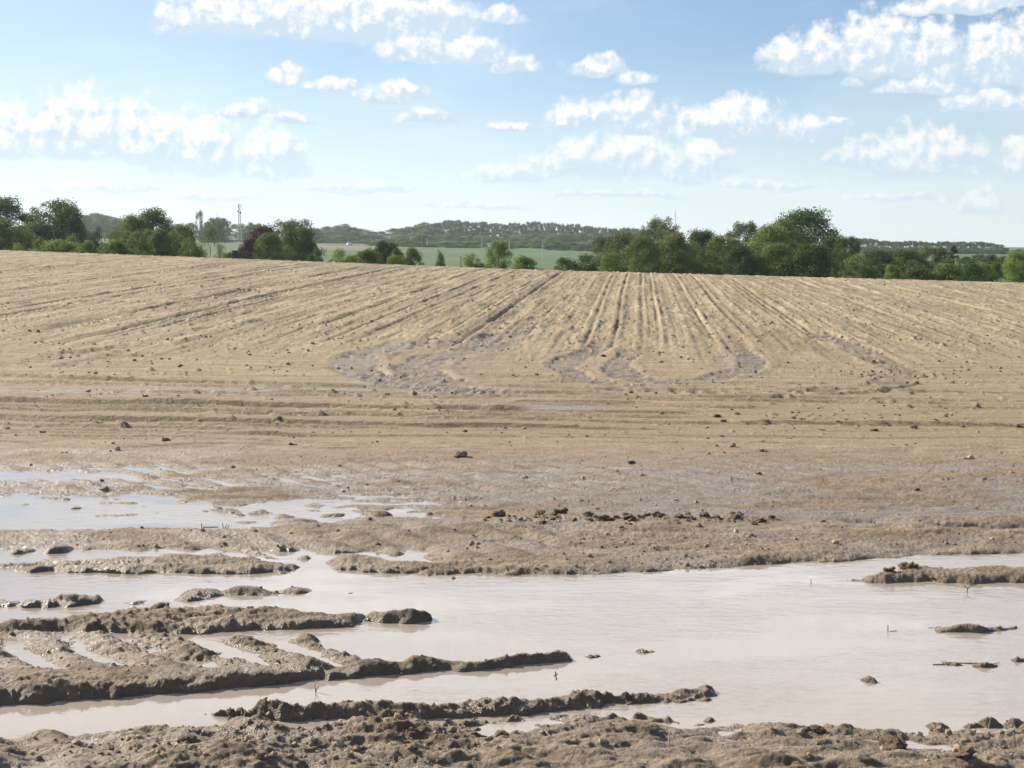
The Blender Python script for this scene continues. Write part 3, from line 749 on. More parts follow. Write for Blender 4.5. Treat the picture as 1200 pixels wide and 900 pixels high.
def crown_arrays(kind, seed):
    rng = np.random.default_rng(seed)
    nb, bs, nl, ls = SPEC[kind]; prof = PROF['bush' if kind == 'far' else kind]
    hs, rs_ = prof
    t = rng.uniform(hs[0], 1.0 - bs * .55, nb); t[:4] = [1 - bs * .6, .9 - bs * .4, hs[0] + .05, .5]
    a = rng.uniform(0, 2 * math.pi, nb); rad = np.interp(t, hs, rs_)
    q = np.maximum(rad - bs * .35, 0) * rng.uniform(.06, 1, nb) ** .55
    ecc = rng.uniform(.85, 1.12)
    C = np.stack([q * np.cos(a) * ecc, q * np.sin(a), t], 1)
    C[:, :2] += rng.normal(0, .018, (nb, 2))
    S = bs * rng.uniform(.6, 1.25, nb); S = np.minimum(S, np.maximum(rad * 1.0, .04))
    w = S ** 2; idx = rng.choice(nb, nl, p=w / w.sum())
    D = rng.normal(size=(nl, 3)); D[:, 2] += .25; D /= np.linalg.norm(D, axis=1)[:, None]
    rr = rng.uniform(.25, 1.10, nl) ** .7
    if kind in ('spruce',): D[:, 2] *= .5
    asp = .62 if kind in ('column', 'poplar') else .82
    Pp = C[idx] + D * (S[idx] * rr)[:, None] * np.array([1, 1, asp])
    if kind == 'droop': Pp[:, 2] -= .10 * rng.uniform(0, 1, nl) ** 2 * (np.hypot(Pp[:, 0], Pp[:, 1]) > .2)
    # some leaves fall along the limbs inside, some sprigs stick out
    k = int(nl * .015); Pp[:k] = C[idx[:k]] + D[:k] * (S[idx[:k]] * rng.uniform(1.0, 1.18, k))[:, None]
    Pp[:, 2] = np.clip(Pp[:, 2], .004, None)
    Nn = D + rng.normal(0, .55, (nl, 3)); Nn /= np.linalg.norm(Nn, axis=1)[:, None]
    U = np.cross(Nn, rng.normal(size=(nl, 3))); U /= np.linalg.norm(U, axis=1)[:, None] + 1e-9
    V = np.cross(Nn, U); s = (ls * rng.uniform(.55, 1.35, nl))[:, None] * .5
    verts = np.stack([Pp - U * s, Pp - V * s * .7, Pp + U * s, Pp + V * s * .7], 1).reshape(-1, 3)
    fc = np.arange(nl * 4).reshape(-1, 4)
    tint = np.repeat(np.clip(.5 * rng.uniform(0, 1, nb)[idx] + .5 * rng.uniform(0, 1, nl), 0, 1), 4)
    return verts, fc, tint, C, S
MESH = {}
def tree_meshes(kind, leaf, seed):
    key = (kind, leaf, seed)
    if key not in MESH:
        v, f, tint, C, S = crown_arrays(kind, seed * 101 + len(kind))
        cm = np_mesh(kind + ' crown', v, f, LEAF[leaf], False, {'tint': tint})
        m = MB(); rt = .022 if kind in ('poplar', 'far', 'column') else .028
        top = .93 if kind in ('spruce', 'poplar', 'column') else .55
        m.tube((0, 0, -.06), (0.006, .004, top * .45), rt, rt * .72, 8); m.tube((0.006, .004, top * .45), (0, -.004, top), rt * .72, rt * .25, 7)
        for i in range(4, min(13, len(C)), 1 if kind in ('loose', 'round') else 2):
            z0 = min(top * .9, C[i][2] * .6)
            m.tube((0.004, 0.002, z0), tuple(C[i]), rt * .38, rt * .10, 5)
        tm = m.mesh(kind + ' trunk', BARKP if kind in ('poplar', 'droop') else BARK)
        MESH[key] = (cm, tm)
    return MESH[key]
def zground(x, y): return float(terrain(np.array([x, x + .01]), np.array([y, y]))[0][0])
def plant(name, cat, label, px, ytop, wpx, dist, kind, leaf, seed=1, group=None, rz=None):
    x, y, zt = at_dist(px, ytop, dist); zb = zground(x, y) - .05
    h = max(zt - zb, .8) * 1.03; w = wpx * dist / FPX * (1.42 if dist < 400 else 1.35)
    cm, tm = tree_meshes(kind, leaf, seed)
    root = empty(name, (x, y, zb), random.uniform(0, 6.28) if rz is None else rz, (w, w, h))
    tag(root, label, cat, group)
    link(bpy.data.objects.new('crown', cm), root)
    link(bpy.data.objects.new('stem' if cat in ('bush', 'shrub') else 'trunk', tm), root)
    return root

HEDGE = 'trees and bushes behind the crest of the field'
for a in [
    ('oak_tree', 'tree', 'dark ragged tree at the left edge of the photo, topmost there', -6, 234, 68, 175, 'loose', 'oak', 1),
    ('broadleaf_tree', 'tree', 'yellow green rounded tree in front of the ragged one at the left edge', 10, 260, 66, 158, 'round', 'olive', 2),
    ('oak_tree', 'tree', 'large loose dark oak with sky showing through its top, second from the left', 60, 238, 66, 170, 'loose', 'oak', 2),
    ('broadleaf_tree', 'tree', 'dark lower tree standing just right of the left edge group', 36, 262, 44, 165, 'round', 'oak', 3),
    ('broadleaf_tree', 'tree', 'dark tree filling in below the right half of the large loose oak', 82, 260, 36, 172, 'round', 'deep', 2),
    ('bush', 'bush', 'small pale bush at the foot of the trees nearest the left edge', 17, 287, 24, 110, 'bush', 'bright', 1),
    ('bush', 'bush', 'upright grey green bush below the loose dark oak', 46, 279, 16, 118, 'bush', 'olive', 2),
    ('bush', 'bush', 'broad light green bush spread under the loose dark oak', 70, 281, 46, 115, 'bush', 'bright', 2),
    ('bush', 'bush', 'bush of dull green between the dark oak and the small pointed tree', 88, 277, 22, 122, 'bush', 'olive', 1),
    ('pointed_tree', 'tree', 'small dark pointed tree between the loose oak and the broad olive group', 113, 266, 30, 140, 'cone', 'deep', 1),
    ('bush', 'bush', 'light green bush left of the olive tree group', 104, 283, 24, 108, 'bush', 'bright', 3),
    ('bush', 'bush', 'light green low bush at the left foot of the olive tree group', 138, 282, 40, 112, 'bush', 'olive', 3),
    ('broadleaf_tree', 'tree', 'olive tree on the left shoulder of the group left of the mast', 154, 256, 42, 150, 'round', 'olive', 1),
    ('broadleaf_tree', 'tree', 'tallest olive green tree of the group left of the mast', 181, 249, 48, 152, 'round', 'oak', 1),
    ('broadleaf_tree', 'tree', 'rounded lower tree in front of the tallest olive one', 168, 270, 34, 135, 'round', 'olive', 3),
    ('broadleaf_tree', 'tree', 'rounded lower tree at the front right of the tallest olive one', 191, 271, 34, 133, 'round', 'oak', 2),
    ('broadleaf_tree', 'tree', 'olive tree sloping down on the right of the olive group', 210, 266, 36, 146, 'round', 'olive', 2),
    ('bush', 'bush', 'bush closing the right foot of the olive tree group', 226, 280, 26, 128, 'bush', 'olive', 1),
    ('birch_tree', 'tree', 'slender pale birch with drooping twigs left of the green far field', 246, 268, 26, 125, 'droop', 'grey', 1),
    ('bush', 'bush', 'pale drooping bush at the right foot of the birch', 257, 286, 14, 118, 'droop', 'grey', 2),
    ('bush', 'bush', 'low scrubby bush between the birch and the dark garden wall', 268, 296, 16, 112, 'bush', 'olive', 4),
    ('copper_beech', 'tree', 'dark purple copper beech, the taller of the two purple crowns', 310, 267, 36, 150, 'round', 'copper', 1),
    ('copper_beech', 'tree', 'low dark purple copper beech at the end of the dark garden wall', 294, 281, 26, 132, 'round', 'copper', 2),
    ('willow_tree', 'tree', 'tall grey green loose tree beside the purple beech', 343, 258, 44, 145, 'loose', 'grey', 3),
    ('broadleaf_tree', 'tree', 'dense dark green tree under the tall loose one beside the purple beech', 350, 268, 40, 141, 'round', 'oak', 3),
    ('broadleaf_tree', 'tree', 'light olive rounded tree between the purple beech and the tall loose tree', 316, 276, 34, 130, 'round', 'olive', 1),
    ('bush', 'bush', 'small dark bush at the right foot of the tall loose tree', 369, 292, 16, 118, 'bush', 'deep', 1),
    ('bush', 'bush', 'light yellow green bush, first right of the ploughed bank', 402, 293, 30, 110, 'bush', 'bright', 1),
    ('bush', 'bush', 'yellow green bush left of the round dark one', 428, 292, 30, 112, 'bush', 'olive', 2),
    ('round_tree', 'tree', 'small round very dark tree among the light bushes in the middle', 453, 283, 30, 120, 'round', 'deep', 3),
    ('bush', 'bush', 'dark low bush leaning on the right side of the round dark tree', 466, 293, 18, 118, 'bush', 'deep', 2),
    ('bush', 'bush', 'small yellow green bush in front of the round dark tree', 463, 299, 20, 100, 'bush', 'bright', 4),
    ('bush', 'bush', 'dull green bush right of the round dark tree', 482, 291, 24, 112, 'bush', 'olive', 3),
    ('shrub', 'shrub', 'narrow dark green shrub left of the wooden post', 515, 293, 15, 105, 'cone', 'oak', 1),
    ('shrub', 'shrub', 'small round bright shrub right of the wooden post', 554, 299, 24, 98, 'bush', 'bright', 1),
    ('shrub', 'shrub', 'airy young shrub with a thin top in the middle of the crest', 584, 285, 26, 105, 'loose', 'bright', 1),
    ('shrub', 'shrub', 'low wide bright shrub right of the airy young one', 616, 300, 30, 98, 'bush', 'bright', 2),
    ('bush', 'bush', 'light bush at the left end of the long right hand tree group', 660, 302, 20, 105, 'bush', 'olive', 4),
    ('bush', 'bush', 'dark low bush at the left end of the long right hand tree group', 680, 299, 32, 112, 'bush', 'oak', 1),
    ('broadleaf_tree', 'tree', 'grey green tree that starts the right hand group, beside the dark wood', 708, 279, 34, 165, 'loose', 'grey', 1),
    ('broadleaf_tree', 'tree', 'medium green tree left of the grey tree with the loose crown', 734, 273, 42, 160, 'round', 'olive', 3),
    ('bush', 'bush', 'light bush at the foot of the trees left of the grey loose crown', 716, 297, 24, 122, 'bush', 'bright', 3),
    ('willow_tree', 'tree', 'tall grey tree with a loose crown just left of the radio mast', 773, 258, 40, 185, 'loose', 'grey', 2),
    ('broadleaf_tree', 'tree', 'yellow green tree in front of the tall grey one by the radio mast', 753, 280, 40, 145, 'round', 'olive', 1),
    ('broadleaf_tree', 'tree', 'olive tree under the radio mast', 792, 276, 44, 150, 'round', 'olive', 2),
    ('broadleaf_tree', 'tree', 'medium green tree right of the one under the radio mast', 822, 273, 44, 155, 'round', 'oak', 1),
    ('broadleaf_tree', 'tree', 'medium green tree midway between the two grey loose crowns', 848, 277, 42, 150, 'round', 'olive', 3),
    ('willow_tree', 'tree', 'grey green tree with a round loose crown left of the largest tree', 872, 261, 36, 190, 'loose', 'grey', 3),
    ('broadleaf_tree', 'tree', 'dark low tree below the grey round crown', 868, 290, 34, 135, 'round', 'deep', 1),
    ('broadleaf_tree', 'tree', 'bright green spreading tree on the left of the largest tree', 902, 268, 52, 150, 'round', 'bright', 1),
    ('large_oak', 'tree', 'largest tree of the right hand group with a broad dark domed top', 946, 250, 66, 172, 'round', 'oak', 1),
    ('broadleaf_tree', 'tree', 'olive tree leaning into the left side of the largest tree', 922, 261, 48, 160, 'round', 'olive', 2),
    ('broadleaf_tree', 'tree', 'dark rounded tree at the front foot of the largest tree', 948, 288, 50, 132, 'round', 'oak', 2),
    ('broadleaf_tree', 'tree', 'light green rounded tree at the front left of the largest tree', 912, 288, 46, 134, 'round', 'olive', 1),
    ('broadleaf_tree', 'tree', 'dark shaded tree right beside the largest tree', 976, 277, 30, 165, 'round', 'deep', 3),
    ('broadleaf_tree', 'tree', 'ragged dark tree with a spiky top right of the largest tree', 993, 280, 32, 160, 'loose', 'oak', 1),
    ('bush', 'bush', 'pale rounded bush with blunt top right of the largest tree', 1006, 300, 32, 112, 'bush', 'olive', 1),
    ('broadleaf_tree', 'tree', 'dark tree behind the small bright round bush', 1030, 293, 44, 150, 'round', 'oak', 3),
    ('bush', 'bush', 'small vivid green round bush standing out on the dark trees at right', 1046, 311, 20, 92, 'bush', 'bright', 3),
    ('broadleaf_tree', 'tree', 'olive tree between the bright round bush and the spruce', 1060, 294, 44, 155, 'round', 'olive', 1),
    ('broadleaf_tree', 'tree', 'grey green tree just left of the spruce', 1092, 290, 38, 160, 'loose', 'olive', 3),
    ('bush', 'bush', 'dark low bush right of the bright round bush', 1074, 312, 34, 105, 'bush', 'oak', 2),
    ('spruce_tree', 'tree', 'dark pointed spruce in the right hand group', 1118, 287, 24, 158, 'spruce', 'deep', 1),
    ('bush', 'bush', 'wide green bush in front of the spruce', 1108, 309, 42, 108, 'bush', 'olive', 3),
    ('bush', 'bush', 'green bush right of the spruce', 1138, 309, 34, 112, 'bush', 'oak', 3),
    ('bush', 'bush', 'light green bush left of the small cone shaped tree at right', 1152, 308, 22, 115, 'bush', 'bright', 2),
    ('pointed_tree', 'tree', 'small cone shaped green tree near the right edge', 1168, 306, 19, 112, 'cone', 'olive', 2),
    ('broadleaf_tree', 'tree', 'bright green tree cut by the right edge of the photo', 1198, 297, 38, 118, 'round', 'bright', 2),
    ('broadleaf_tree', 'tree', 'dark pointed tree top in the distance right of the large loose oak', 90, 243, 5, 330, 'column', 'deep', 1),
    ('lombardy_poplar', 'tree', 'tall narrow poplar column left of the telecom mast', 234, 247, 9, 560, 'column', 'poplar', 1),
]:
    plant(a[0], a[1], a[2], *a[3:], group=HEDGE if a[6] < 200 else None)

# far woods: every crown is a copy with its own trunk
FAR = 0
def wood(group, label, pts, kinds, leaves, nm='woodland_tree'):
    global FAR
    for i, (px, yt, wp, d) in enumerate(pts):
        plant(nm, 'tree', label, px, yt, wp, d, random.choice(kinds), random.choice(leaves), random.choice((1, 2)), group)
        FAR += 1
def jit(a): return random.uniform(-a, a)
# wooded hill on the left
pts = []
for d in range(780, 1090, 38):
    for px in np.arange(74, 158, 12.5):
        p_ = px + jit(4); x_, y_, _ = at_dist(p_, 300, d)
        yt_ = float(project(x_, y_, zground(x_, y_) + random.uniform(9, 13))[1])
        if yt_ < 250 + abs(p_ - 112) * .25: yt_ = 250 + abs(p_ - 112) * .25
        pts.append((p_, yt_, 15 + jit(3), d))
wood('trees of the wooded hill behind the left trees', 'rounded tree on the far wooded hill behind the left hand trees', pts, ['far'], ['far'])
pts = [(px + jit(3), yy + jit(2), 16 + jit(3), 900) for px, yy in [(156, 262), (168, 265), (212, 263), (222, 262), (142, 266)]]
wood('trees on the skyline behind the olive group', 'far tree on the skyline behind the olive tree group', pts, ['far'], ['far'])
pts = [(248, 256, 20, 600), (256, 256, 17, 605), (262, 256, 16, 600), (243, 261, 14, 590), (240, 272, 16, 520), (252, 273, 14, 520)]
wood('far trees right of the poplar column', 'dark far tree between the poplar column and the telecom mast', pts, ['far'], ['far'])
pts = [(272, 265, 14, 740), (279, 262, 16, 750), (287, 264, 14, 740), (294, 261, 13, 745), (301, 262, 13, 745), (308, 268, 16, 740), (292, 270, 16, 720), (282, 271, 14, 720), (325, 270, 20, 740), (370, 268, 18, 740)]
wood('far trees round the telecom mast', 'far tree standing round the foot of the telecom mast', pts, ['far', 'poplar'], ['far', 'farlight'])
# long wood in the middle, stepped up the slope
pts = []
for row, d, off in ((0, 960, 0), (1, 880, 6), (2, 800, 12), (3, 720, 17)):
    for px in np.arange(372, 500, 12.5 if row else 11):
        base = np.interp(px, [370, 382, 405, 425, 445, 470, 490, 500], [268, 266, 264, 270, 271, 267, 263, 261])
        pts.append((px + jit(4), base + off * .8 + jit(2), 19 + jit(4), d))
wood('trees at the left end of the long far wood', 'rounded grey green tree in the left part of the long far wood', pts, ['far'], ['far', 'far', 'farlight'])
pts = []
for row, d, off in ((1, 860, 8), (2, 790, 14), (3, 720, 20)):
    for px in np.arange(500, 566, 13):
        pts.append((px + jit(4), 262 + off + jit(2), 20 + jit(4), d))
wood('trees under the poplar rows of the far wood', 'rounded tree below the rows of poplars in the far wood', pts, ['far'], ['far', 'farlight'])
pts = [(px + jit(4), 283 + jit(1.5), 18 + jit(4), 690) for px in np.arange(376, 700, 11)]
pts += [(px + jit(4), 275 + jit(1.5), 18 + jit(4), 810) for px in np.arange(570, 790, 11)]
pts += [(px + jit(4), 284.5 + jit(1.5), 15 + jit(4), 610) for px in np.arange(432, 745, 10)] + [(px + jit(4), 287 + jit(1.2), 13 + jit(3), 560) for px in np.arange(452, 745, 9) if not 560 < px < 590]
wood('undergrowth along the foot of the far wood', 'low dark tree along the foot of the long far wood', pts, ['far'], ['far', 'far', 'farlight'])
pts = []
for row, d, off in ((0, 960, 0), (1, 900, 2.5), (2, 850, 7)):
    for px in np.arange(478, 800, 6.4 + row * 1.0):
        base = np.interp(px, [478, 500, 535, 560, 575, 600, 625, 660, 700, 740, 800], [266, 261, 258.5, 260, 261.5, 262, 260.5, 262.5, 265.5, 268.5, 271])
        pts.append((px + jit(1.4), base + off + jit(1.3), 8.0 + jit(1.2), d + jit(15)))
wood('poplars planted in rows on the far ridge', 'slim poplar in the long straight rows on the far ridge', pts, ['poplar'], ['poplar'], 'poplar_tree')
pts = [(px + jit(2), yt + jit(1.5), 11 + jit(2), 740) for px, yt in [(563, 276), (603, 277), (613, 279), (621, 279), (631, 276), (641, 278), (655, 275), (661, 274), (590, 275), (577, 276), (680, 283), (694, 281)]]
wood('light trees before the poplar rows', 'lighter green tree in front of the dark poplar rows', pts, ['far', 'poplar'], ['farlight'])
pts = [(px + jit(3), 288 + jit(1.5) + (px - 480) * .022, 14 + jit(4), 520) for px in np.arange(476, 730, 9.5) if not 560 < px < 575 and not 606 < px < 640]
wood('hedge shrubs along the far edge of the green field', 'low dark hedge shrub along the far edge of the green field', pts, ['far'], ['far'], 'hedge_shrub')
pts = []
for row, d in ((0, 760), (1, 800)):
    for px in np.arange(1000, 1186, 6.4):
        base = np.interp(px, [1000, 1040, 1090, 1160, 1175, 1186], [280, 282, 284, 284.5, 288, 295])
        pts.append((px + jit(1.6), base + jit(1.5), 8.5 + jit(1.5), d + jit(10)))
wood('undergrowth below the far right poplars', 'low tree in the dense belt below the right hand poplar row', [(px + jit(3), 293 + jit(1.5), 18, 730) for px in np.arange(1004, 1200, 11)], ['far'], ['far'])
wood('poplars in the row behind the right hand trees', 'slim poplar in the far row behind the right hand trees', pts, ['poplar'], ['poplar'], 'poplar_tree')
pts = [(1132, 301, 26, 250), (1146, 299, 26, 255), (1160, 299, 28, 250), (1175, 301, 26, 255), (1189, 303, 24, 250), (1194, 292, 14, 700), (1205, 294, 16, 700)]
wood('rounded trees below the far right poplars', 'rounded dull green tree below the right hand poplar row', pts, ['far'], ['far'])
print('far trees', FAR)

# ------------------------------------------------------------------ far man-made things
STEEL = plain('galvanised steel', (.48, .49, .50), .5, .08, 2, .3)
PALE = plain('pale paint', (.74, .74, .72), .45, .05, 1)
DARKM = plain('dark paint', (.045, .047, .05), .5, .15, 2)
GLASS = plain('window glass', (.04, .05, .06), .12, .1, 1)
RUBBER = plain('rubber', (.03, .03, .03), .85, .1, 4)
WOOD = plain('weathered wood', (.24, .20, .155), .85, .25, 5)
BRICK = plain('dark brick', (.090, .066, .060), .9, .3, 8)
CONC = plain('pale concrete', (.52, .50, .46), .85, .1, 2)

def ground_at(px, d):
    x, y, _ = at_dist(px, 300, d); return x, y, zground(x, y)
def top_at(py, d): return at_dist(600, py, d)[2]

# telecom mast
x, y, z = ground_at(281.5, 620); H = top_at(238.5, 620) - z
t = empty('telecom_mast', (x, y, z)); tag(t, 'pale lattice telecom mast with antennas standing left of centre among far trees', 'mast')
m = MB(); b0, b1 = 1.0, .45
cor = lambda s, h: [(s * i, s * j, h) for i, j in ((-1, -1), (1, -1), (1, 1), (-1, 1))]
lv = [i / 12 for i in range(13)]
for i in range(12):
    s0, s1 = b0 + (b1 - b0) * lv[i], b0 + (b1 - b0) * lv[i + 1]; A, B = cor(s0 * .75, H * .86 * lv[i]), cor(s1 * .75, H * .86 * lv[i + 1])
    for k_ in range(4):
        m.tube(A[k_], B[k_], .09, .08, 5); m.tube(A[k_], B[(k_ + 1) % 4], .045, None, 4); m.tube(B[k_], B[(k_ + 1) % 4], .04, None, 4)
m.build('lattice_tower', STEEL, t)
MB().tube((0, 0, H * .84), (0, 0, H), .12, .08).build('top_pole', STEEL, t)
for a_ in (.4, 2.5, 4.6):
    MB().box((.75 * math.cos(a_), .75 * math.sin(a_), H * .93), (.32, .22, H * .11), a_).tube((0, 0, H * .93), (.75 * math.cos(a_), .75 * math.sin(a_), H * .93), .05).build('antenna_panel', PALE, t)
for a_, hh in ((3.6, .80), (5.4, .76)):
    MB().tube((.75 * math.cos(a_), .75 * math.sin(a_), H * hh), (1.0 * math.cos(a_), 1.0 * math.sin(a_), H * hh), .42, .42, 12).tube((0, 0, H * hh), (.75 * math.cos(a_), .75 * math.sin(a_), H * hh), .05).build('dish_antenna', DARKM, t)
# thin radio masts
def radio_mast(px, ytop, d, label, r):
    x, y, z = ground_at(px, d); h = top_at(ytop, d) - z
    t = empty('radio_mast', (x, y, z)); tag(t, label, 'mast')
    m = MB()
    for a_ in (0, 2.09, 4.19): m.tube((r * math.cos(a_), r * math.sin(a_), 0), (r * .8 * math.cos(a_), r * .8 * math.sin(a_), h), r * .3, None, 5)
    for i in range(int(h / 2)):
        m.tube((r * math.cos(0), 0, i * 2), (r * math.cos(2.09), r * math.sin(2.09), i * 2 + 2), r * .15, None, 4)
        m.tube((r * math.cos(2.09), r * math.sin(2.09), i * 2), (r * math.cos(4.19), r * math.sin(4.19), i * 2 + 2), r * .15, None, 4)
    m.build('lattice_pole', STEEL, t)
    m = MB()
    for a_ in (0.5, 2.6, 4.7):
        for q in (.5, .9): m.tube((0, 0, h * q), (h * .4 * math.cos(a_), h * .4 * math.sin(a_), 0), .03, None, 4)
    m.build('guy_wire', DARKM, t)
radio_mast(791, 245, 1150, 'tall hair thin radio mast rising above the right hand tree group', .30)
radio_mast(254.5, 250.5, 640, 'very small thin antenna pole above the dark far trees left of the telecom mast', .12)
# poles
def pole(px, yt, d, label, r=.16, arm=False, name='utility_pole'):
    x, y, z = ground_at(px, d); h = top_at(yt, d) - z
    t = empty(name, (x, y, z - .2)); tag(t, label, 'pole')
    MB().tube((0, 0, 0), (0, 0, h + .2), r, r * .7, 8).build('pole_shaft', CONC if name != 'wooden_post' else WOOD, t)
    m = MB()
    if arm: m.box((0, 0, h - .5), (2.0, .16, .18)); m.box((-.8, 0, h - .3), (.12, .12, .3)); m.box((.8, 0, h - .3), (.12, .12, .3)); m.build('crossarm', STEEL, t)
    else: m.tube((0, 0, h + .2), (0, 0, h + .28), r * .9, r * .3).build('cap', STEEL, t)
pole(500.5, 280, 560, 'pale pole standing before the left part of the far wood', .17)
pole(565, 277, 520, 'tall pale pole, left of the pair before the dark poplars', .17)
pole(588, 283, 500, 'pale pole, left one of the close pair before the dark poplars', .15)
pole(597, 283, 500, 'pale pole, right one of the close pair before the dark poplars', .15)
pole(636, 286.5, 430, 'pale pole with a crossarm at the edge of the green field', .17, True)
pole(512, 290, 470, 'very short pale pole near the narrow dark shrub', .13)
pole(540, 299.5, 100, 'dark wooden post on the crest between two small shrubs', .05, False, 'wooden_post')

# vehicles on the far road
def wheels(t, xs, yw, r):
    for x_ in xs:
        for s in (-1, 1):
            w = MB().tube((x_, s * (yw - .12), r), (x_, s * (yw + .08), r), r, None, 14).build('wheel', RUBBER, t)
            MB().tube((x_, s * (yw + .08), r), (x_, s * (yw + .10), r), r * .55, None, 10).build('rim', STEEL, w)
x, y, z = ground_at(266.5, 640)
t = empty('box_lorry', (x, y, z), math.pi); tag(t, 'white box lorry parked on the far road below the telecom mast', 'lorry')
MB().box((-.9, 0, 1.85), (4.6, 2.3, 1.9)).build('cargo_box', PALE, t)
MB().box((-.2, 0, .72), (6.4, 1.9, .3)).build('chassis', DARKM, t)
c = MB().box((2.45, 0, 1.25), (1.6, 2.1, 1.3)).box((2.3, 0, 2.15), (1.25, 2.0, .62), 0, .88).build('cab', PALE, t)
MB().box((2.35, 0, 2.14), (1.20, 2.04, .42), 0, .9).build('window', GLASS, c)
wheels(t, (-2.2, -1.2, 2.3), .95, .45)
def car(px, d, label, mat, rz):
    x, y, z = ground_at(px, d)
    t = empty('parked_car', (x, y, z), rz); tag(t, label, 'car', None)
    MB().box((0, 0, .55), (4.1, 1.7, .55), 0, .97).box((-.2, 0, 1.05), (2.3, 1.5, .5), 0, .78).build('body', mat, t)
    MB().box((-.2, 0, 1.06), (2.14, 1.53, .34), 0, .84).build('window', GLASS, t)
    for s in (-1, 1): MB().box((2.04, s * .6, .6), (.08, .3, .14)).build('headlight', PALE, t)
    wheels(t, (-1.3, 1.3), .78, .32)
car(279.5, 640, 'small pale car on the far road just right of the lorry', PALE, 0)
car(288.5, 645, 'small dark car on the far road, nearest the purple trees', DARKM, .1)
car(409.5, 520, 'white car coming down the far road beside the ploughed bank', PALE, -math.pi / 2 + .25)
# crash barrier
A = ground_at(246, 600); B = ground_at(298, 600)
t = empty('crash_barrier', A); tag(t, 'long dark crash barrier along the far road in front of the lorry', 'barrier')
n = 14; dx, dy, dz = (B[0] - A[0]), (B[1] - A[1]), (B[2] - A[2])
m = MB(); m.box((dx / 2, dy / 2, dz / 2 + .75), (math.hypot(dx, dy), .12, .42), math.atan2(dy, dx)); m.build('rail', DARKM, t)
for i in range(n): MB().box((dx * i / (n - 1), dy * i / (n - 1) + .15, dz * i / (n - 1) + .35), (.14, .14, 1.0)).build('barrier_post', STEEL, t)
# white shed half hidden by the field shrubs
x, y, z = ground_at(577, 545)
t = empty('farm_shed', (x, y, z)); tag(t, 'small low shed with a white wall between the poles and the airy shrub', 'shed')
MB().box((0, 0, 1.0), (4.2, 2.6, 2.0)).build('wall', PALE, t)
MB().box((0, 0, 2.12), (4.6, 3.0, .22), 0, .9).build('roof', CONC, t)
MB().box((.8, -1.32, .9), (.9, .06, 1.7)).build('door', WOOD, t)
# dark garden wall with its pillar
xp, yp, zp = ground_at(275.5, 104); ht = top_at(294.2, 104) - zp; hw = top_at(297.4, 104) - zp
t = empty('garden_wall', (xp, yp, zp)); tag(t, 'low dark brick wall with a taller square pillar left of the purple beech', 'wall')
L = 17 * 104 / FPX
MB().box((0, 0, ht / 2 - .3), (.36, .36, ht + .5)).build('pillar', BRICK, t)
MB().box((0, 0, ht + .0), (.44, .44, .09)).build('pillar_cap', BRICK, t)
MB().box((.18 + L / 2, 0, hw / 2 - .3), (L, .24, hw + .6)).build('wall_panel', BRICK, t)
MB().box((.18 + L / 2, 0, hw + .03), (L, .30, .06)).build('coping', BRICK, t)

# ------------------------------------------------------------------ clods, stones, stalks
import bmesh
def soil_lump_material(name, lo, hi, rough):
    m = bpy.data.materials.new(name); m.use_nodes = True; N = NT(m.node_tree); b = N.n['Principled BSDF']
    tcn = N.node('ShaderNodeTexCoord')
    N.put(b.inputs['Base Color'], N.mix(N.ramp(N.noise(tcn.outputs['Object'], 3.5, 6, .7), .35, .65), lo, hi)); b.inputs['Roughness'].default_value = rough
    bp = N.node('ShaderNodeBump'); bp.inputs['Strength'].default_value = .7; bp.inputs['Distance'].default_value = .1
    N.put(bp.inputs['Height'], N.noise(tcn.outputs['Object'], 6, 6, .7)); N.put(b.inputs['Normal'], bp.outputs[0])
    return m
M_CLOD = soil_lump_material('clod soil', (.12, .080, .048), (.31, .222, .140), .85)
M_CLODP = soil_lump_material('dry clod soil', (.20, .145, .095), (.36, .27, .18), .9)
M_STONE = soil_lump_material('pale stone', (.36, .31, .25), (.60, .54, .46), .7)
def lump_mesh(name, seed, mat, sub=3, amp=.35, flat=.7, blocky=False):
    bm = bmesh.new(); bmesh.ops.create_icosphere(bm, subdivisions=sub, radius=.5)
    me = bpy.data.meshes.new(name); bm.to_mesh(me); bm.free()
    v = np.empty(len(me.vertices) * 3, np.float32); me.vertices.foreach_get('co', v); v = v.reshape(-1, 3)
    n = perlin(v[:, 0] * 2.6 + v[:, 2] * 1.7, v[:, 1] * 2.6 - v[:, 2] * 2.1, seed) + .6 * np.abs(perlin(v[:, 0] * 6 + v[:, 2] * 4, v[:, 1] * 6 + v[:, 2] * 5, seed + 5)) + .35 * perlin(v[:, 0] * 14 - v[:, 2] * 9, v[:, 1] * 14 + v[:, 2] * 11, seed + 9)
    v = v * (1 + amp * n)[:, None]
    if blocky: v = np.sign(v) * np.abs(v) ** .8 * .9
    v[:, 2] *= flat
    me.vertices.foreach_set('co', v.ravel()); me.polygons.foreach_set('use_smooth', np.full(len(me.polygons), not blocky)); me.materials.append(mat); me.update()
    return me
CL = [lump_mesh('clod', s, M_CLOD, 4, .75, .62) for s in (3, 7, 13, 19, 53, 59)]
CLP = [lump_mesh('dry clod', s, M_CLODP, 3, .5, .7) for s in (23, 29)]
STN = [lump_mesh('stone', s, M_STONE, 3, .22, .7, True) for s in (31, 37, 41)]
